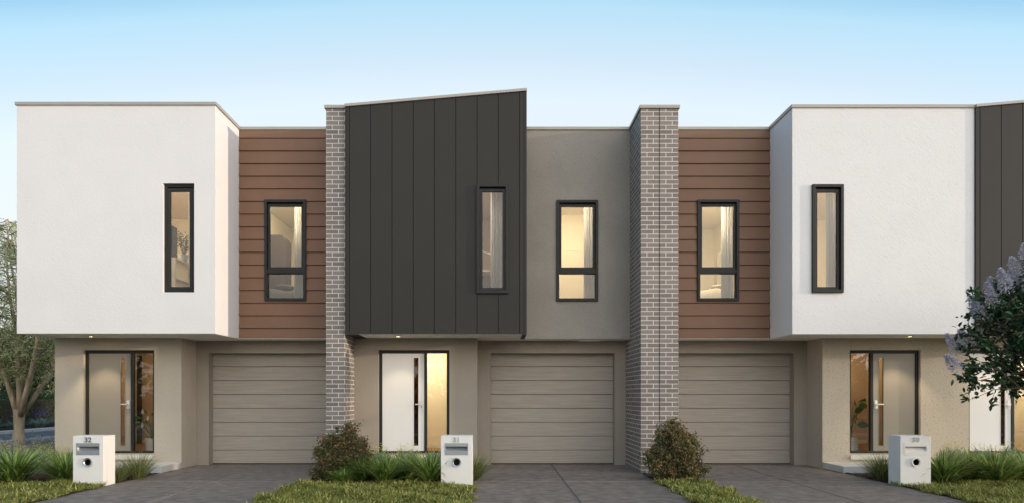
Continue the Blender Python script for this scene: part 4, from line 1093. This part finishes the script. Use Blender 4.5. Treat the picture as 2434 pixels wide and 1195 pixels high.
# clipped hedge along the side street
def hedge():
    rs = np.random.RandomState(95); n = 46000
    c = np.stack([rs.uniform(-22.8, -20.9, n), rs.uniform(22, 44, n), rs.uniform(0.1, 1.5, n)], 1)
    face = rs.randint(0, 3, n)
    c[:, 0] = np.where(face == 0, -20.9 + rs.normal(0, 0.07, n) + 0.10 * np.sin(c[:, 1] * 2.3) , c[:, 0])
    c[:, 2] = np.where(face == 1, 1.50 + rs.normal(0, 0.07, n) + 0.06 * np.sin(c[:, 1] * 1.7), c[:, 2])
    c[:, 1] = np.where((face == 2), 22 + rs.normal(0, 0.07, n), c[:, 1])
    d = rs.normal(0, 0.6, (n, 3)) + [0.4, -0.3, 0.7]; d /= np.linalg.norm(d, axis=1)[:, None]
    v, f = leaves(c, d, rs.uniform(0.07, 0.16, n), rs.uniform(0.02, 0.045, n), rs, 0.2)
    t = empty('hedge', (0, 0, 0), 'dark green clipped hedge across the side street at left', 'hedge')
    np_obj('foliage', v, f, L_HEDGE, t)
    b = MB()
    for y in np.arange(22.5, 43.6, 1.0):
        p = Vector((-21.9 + rs.normal(0, 0.1), y, 0)); b.tube([p, p + Vector((0.05, 0, 0.6)), p + Vector((0, 0.1, 1.3))], [0.05, 0.04, 0.015], 6)
    b.box(-22.6, -21.15, 22.3, 43.7, 0.25, 1.28)
    b.build('branch', M_BARKD, t)
hedge()

# blue-grey clumps along the kerb, purple flower heads above them
GD_ = 'blue grey strappy clumps along the side street kerb'
di = tuft('kerb_plant', 'plant', 240, 0.62, 0.026, 0.55, (0.1, 0.7), 0.16, L_DIAN, 97, 4)
rs_ = np.random.RandomState(98); n_ = 60
a_ = rs_.uniform(0, 6.28, n_); q_ = rs_.uniform(0, 0.35, n_)
bb_ = np.stack([np.cos(a_) * q_, np.sin(a_) * q_, rs_.uniform(0.50, 0.78, n_)], 1)
v_, f_ = leaves(bb_, rand_dirs(n_, rs_), 0.05, 0.04, rs_); np_obj('flower', v_, f_, L_PURP, di)['kind'] = 'stuff'
names = ['nearest', 'second nearest', 'third nearest', 'fourth nearest', 'fifth nearest', 'sixth nearest', 'seventh nearest', 'eighth nearest', 'ninth nearest']
for k in range(9):
    o = di if k == 0 else copy_tree(di)
    place(o, -19.95 + 0.22 * ((k * 7) % 3 - 1), 22.6 + 1.05 * k, 'blue grey clump along the far kerb of the side street, %s of its row' % names[k], GD_, 1.0 + 0.12 * ((k * 5) % 4 - 1.5) / 1.5, 1.3 * k, 0.07)
    o['category'] = 'plant'

# flowering lilac at the right edge
def lilac():
    rs = np.random.RandomState(101); D = 9.4
    P = lambda px, py, d=0.0: Vector((X(px, D + d), D + d, Z(py, D + d)))
    bx = X(2585, D); t = empty('lilac_tree', (bx, D, 0), 'small flowering tree with pale lilac blooms at the right edge', 'tree')
    O = Vector((bx, D, 0)); tr = MB(); tw = MB(); cs, ds = [], []
    tr.tube([O + Vector((0, 0, -0.05)), O + Vector((-0.03, 0, 0.5)), O + Vector((-0.06, 0.03, 1.1)), O + Vector((-0.10, 0, 1.5))], [0.075, 0.055, 0.05, 0.045], 10)
    fork = O + Vector((-0.10, 0, 1.5))
    # boundary of the crown in the photo, used as branch targets; the rest of the crown fills a real volume round the trunk
    rim = [(2432, 575), (2405, 605), (2382, 640), (2352, 672), (2318, 705), (2300, 732), (2284, 760), (2292, 790), (2268, 822), (2262, 862), (2300, 868), (2262, 890), (2300, 905), (2335, 898), (2370, 860)]
    targets = []
    for px, py in rim: targets.append(P(px + 8, py + (38 if py < 720 else 22 if py < 800 else 6), rs.uniform(-0.25, 0.35)))
    for k in range(150):
        a = rs.uniform(0, 6.283); el = rs.uniform(-0.30, 1.5); rr = rs.uniform(0.55, 0.98)
        c = P(2568, 785); targets.append(c + Vector((math.cos(a) * math.cos(el) * 1.62 * rr, math.sin(a) * math.cos(el) * 1.35 * rr, math.sin(el) * 1.25 * rr)))
    pan = []
    for i, g in enumerate(targets):
        v = g - fork
        mid = fork + v * 0.45 + Vector(rs.normal(0, 0.09, 3)) + Vector((0, 0, -0.10 if g.z > fork.z + 0.3 else 0.02))
        q3 = fork + v * 0.75 + Vector(rs.normal(0, 0.05, 3))
        tw.tube([fork + v * 0.02, mid, q3, g], [0.016, 0.009, 0.006, 0.0025], 6)
        segs = [(mid, q3), (q3, g)]
        for s in range(5):
            a, b = segs[rs.randint(0, 2)]; p = a.lerp(b, rs.uniform(0, 1)); e = p + Vector(rs.normal(0, 0.13, 3)) + v.normalized() * 0.10
            tw.tube([p, p.lerp(e, 0.5) + Vector(rs.normal(0, 0.02, 3)), e], [0.005, 0.004, 0.002], 5); segs.append((p, e))
        for (a, b) in segs[1:]:
            for s in range(13):
                p = a.lerp(b, rs.uniform(0.05, 1.05)); cs.append(p - O + Vector(rs.normal(0, 0.018, 3)))
                ds.append(((b - a).normalized() * 0.6 + Vector(rs.normal(0, 0.65, 3)) + Vector((0, 0, 0.1))).normalized())
        if i in (0, 1, 2, 3, 4, 7, 8, 9) or (i > 15 and g.z > 2.9 and rs.uniform() < 0.5): pan.append((g, v.normalized()))
    # bare twigs low in the crown
    for (a, b) in (((2470, 905), (2345, 918)), ((2470, 880), (2330, 902)), ((2480, 950), (2392, 925)), ((2480, 915), (2350, 880))):
        p, e = P(*a), P(*b); m = p.lerp(e, 0.5) + Vector(rs.normal(0, 0.03, 3))
        tw.tube([fork, p, m, e], [0.014, 0.006, 0.004, 0.002], 5)
        for s in range(3):
            c = m.lerp(e, rs.uniform(0, 0.9)); tw.tube([c, c + Vector((-0.05, rs.normal(0, 0.03), rs.normal(0, 0.04)))], [0.002, 0.001], 4)
    tr.build('trunk', M_BARK, t, smooth=True); tw.build('branch', M_TWIG, t)
    c = np.array([tuple(v) for v in cs]); d = np.array([tuple(v) for v in ds]); n = len(c)
    v, f = round_leaves(c, d, rs.uniform(0.055, 0.105, n), rs.uniform(0.032, 0.055, n), rs)
    np_obj('foliage', v, f, L_LILAC, t)
    for g, dr in pan:
        n = 560; ax = (dr + Vector((0, 0, 0.9))).normalized(); L = rs.uniform(0.22, 0.33)
        h = rs.uniform(0, 1, n) ** 0.8; rad = 0.088 * (1 - h) ** 0.75 + 0.012
        dv = rand_dirs(n, rs); cc = np.array(g - O) - np.array(ax) * 0.05 + np.array(ax)[None] * (h * L)[:, None] + dv * (rad * rs.uniform(0.5, 1.05, n))[:, None]
        vv, ff = leaves(cc, dv, rs.uniform(0.018, 0.032, n), rs.uniform(0.015, 0.024, n), rs, 0.3)
        cv = MB().tube([Vector(g - O) - ax * 0.06, Vector(g - O) + ax * (L - 0.03)], [0.006, 0.003], 5)
        k = len(vv); vv = np.concatenate([vv, np.array(cv.v)])
        tri = []
        for q_ in cv.f: tri += [(q_[0] + k, q_[i_] + k, q_[i_ + 1] + k) for i_ in range(1, len(q_) - 1)]
        np_obj('flower_panicle', vv, np.concatenate([ff, np.array(tri)]), L_FLOW, t)
lilac()

# ================================================================== LIGHT, SKY, CAMERA
FILL_GLOW = 2.15
SUN_EL, SUN_AZ = 6.0, 12.5        # degrees above the horizon; degrees in front of the facades, from the right
tosun = Vector((math.cos(R(SUN_EL)) * math.cos(R(SUN_AZ)), -math.cos(R(SUN_EL)) * math.sin(R(SUN_AZ)), math.sin(R(SUN_EL))))
sl = bpy.data.lights.new('sun', 'SUN'); sl.energy = 2.2; sl.angle = R(0.5); sl.color = (1.0, 0.85, 0.66)
so = bpy.data.objects.new('sun', sl); COL.objects.link(so)
so.rotation_euler = tosun.to_track_quat('Z', 'Y').to_euler(); so.location = (20, -6, 12)

w = bpy.data.worlds.new('World'); SC.world = w; w.use_nodes = True
n, l = w.node_tree.nodes, w.node_tree.links
bg = n['Background']; sk = n.new('ShaderNodeTexSky'); sk.sky_type = 'NISHITA'; sk.sun_disc = False
sk.sun_elevation = R(SUN_EL); sk.sun_rotation = math.atan2(tosun.x, tosun.y)
sk.air_density = 1.0; sk.dust_density = 1.0; sk.ozone_density = 1.0
STR = 0.05
# the Nishita sky is lifted by a hazy evening gradient (whiter low down, bluer overhead, plus a bright lobe added behind the camera to fill-light the facades)
tc = n.new('ShaderNodeTexCoord'); sx = n.new('ShaderNodeSeparateXYZ'); l.new(tc.outputs['Generated'], sx.inputs[0])
def M(op, a, b=None):
    m = n.new('ShaderNodeMath'); m.operation = op
    for i, v in enumerate((a, b)):
        if v is None: continue
        if isinstance(v, (int, float)): m.inputs[i].default_value = v
        else: l.new(v, m.inputs[i])
    return m.outputs[0]
q = M('ADD', sx.outputs['Z'], M('MULTIPLY', M('MULTIPLY', sx.outputs['X'], sx.outputs['X']), 0.35))
rp = n.new('ShaderNodeValToRGB'); e = rp.color_ramp.elements
SKY = [(0.0, (0.737, 0.718, 0.690)), (0.28, (0.718, 0.747, 0.770)), (0.363, (0.704, 0.747, 0.799)), (0.415, (0.676, 0.770, 0.846)), (0.458, (0.567, 0.695, 0.803)), (0.515, (0.416, 0.647, 0.799)), (0.545, (0.255, 0.501, 0.718)), (0.70, (0.132, 0.350, 0.567)), (1.0, (0.095, 0.255, 0.472))]
while len(e) < len(SKY): e.new(0.5)
for i, (p, c) in enumerate(SKY): e[i].position = p; e[i].color = (*c, 1)
l.new(q, rp.inputs['Fac'])
gd = Vector((0.52, -0.80, 0.27)).normalized()
dt = n.new('ShaderNodeVectorMath'); dt.operation = 'DOT_PRODUCT'; dt.inputs[1].default_value = gd
l.new(tc.outputs['Generated'], dt.inputs[0])
gl = M('MULTIPLY', M('POWER', M('MAXIMUM', dt.outputs['Value'], 0.0), 2.6), FILL_GLOW)
gm = n.new('ShaderNodeVectorMath'); gm.operation = 'SCALE'; gm.inputs[0].default_value = (1.0, 0.91, 0.79); l.new(gl, gm.inputs['Scale'])
ad = n.new('ShaderNodeVectorMath'); ad.operation = 'ADD'; l.new(rp.outputs['Color'], ad.inputs[0]); l.new(gm.outputs[0], ad.inputs[1])
up = n.new('ShaderNodeVectorMath'); up.operation = 'SCALE'; up.inputs['Scale'].default_value = 1 / STR; l.new(ad.outputs[0], up.inputs[0])
tot = n.new('ShaderNodeVectorMath'); tot.operation = 'ADD'; l.new(up.outputs[0], tot.inputs[0]); l.new(sk.outputs[0], tot.inputs[1])
l.new(tot.outputs[0], bg.inputs['Color']); bg.inputs['Strength'].default_value = STR

cam = bpy.data.cameras.new('camera'); co = bpy.data.objects.new('camera', cam); COL.objects.link(co)
co.location = (0, 0, CAMH); co.rotation_euler = (R(90), 0, 0)
cam.sensor_width = 36; cam.lens = F / 2434 * 36
cam.shift_x = (1217 - VX) / 2434; cam.shift_y = (VY - 597.5) / 2434
cam.clip_start = 0.1; cam.clip_end = 2000
SC.camera = co
SC.view_settings.view_transform = 'Standard'; SC.view_settings.look = 'None'
SC.view_settings.exposure = 0.14; SC.view_settings.gamma = 1.0
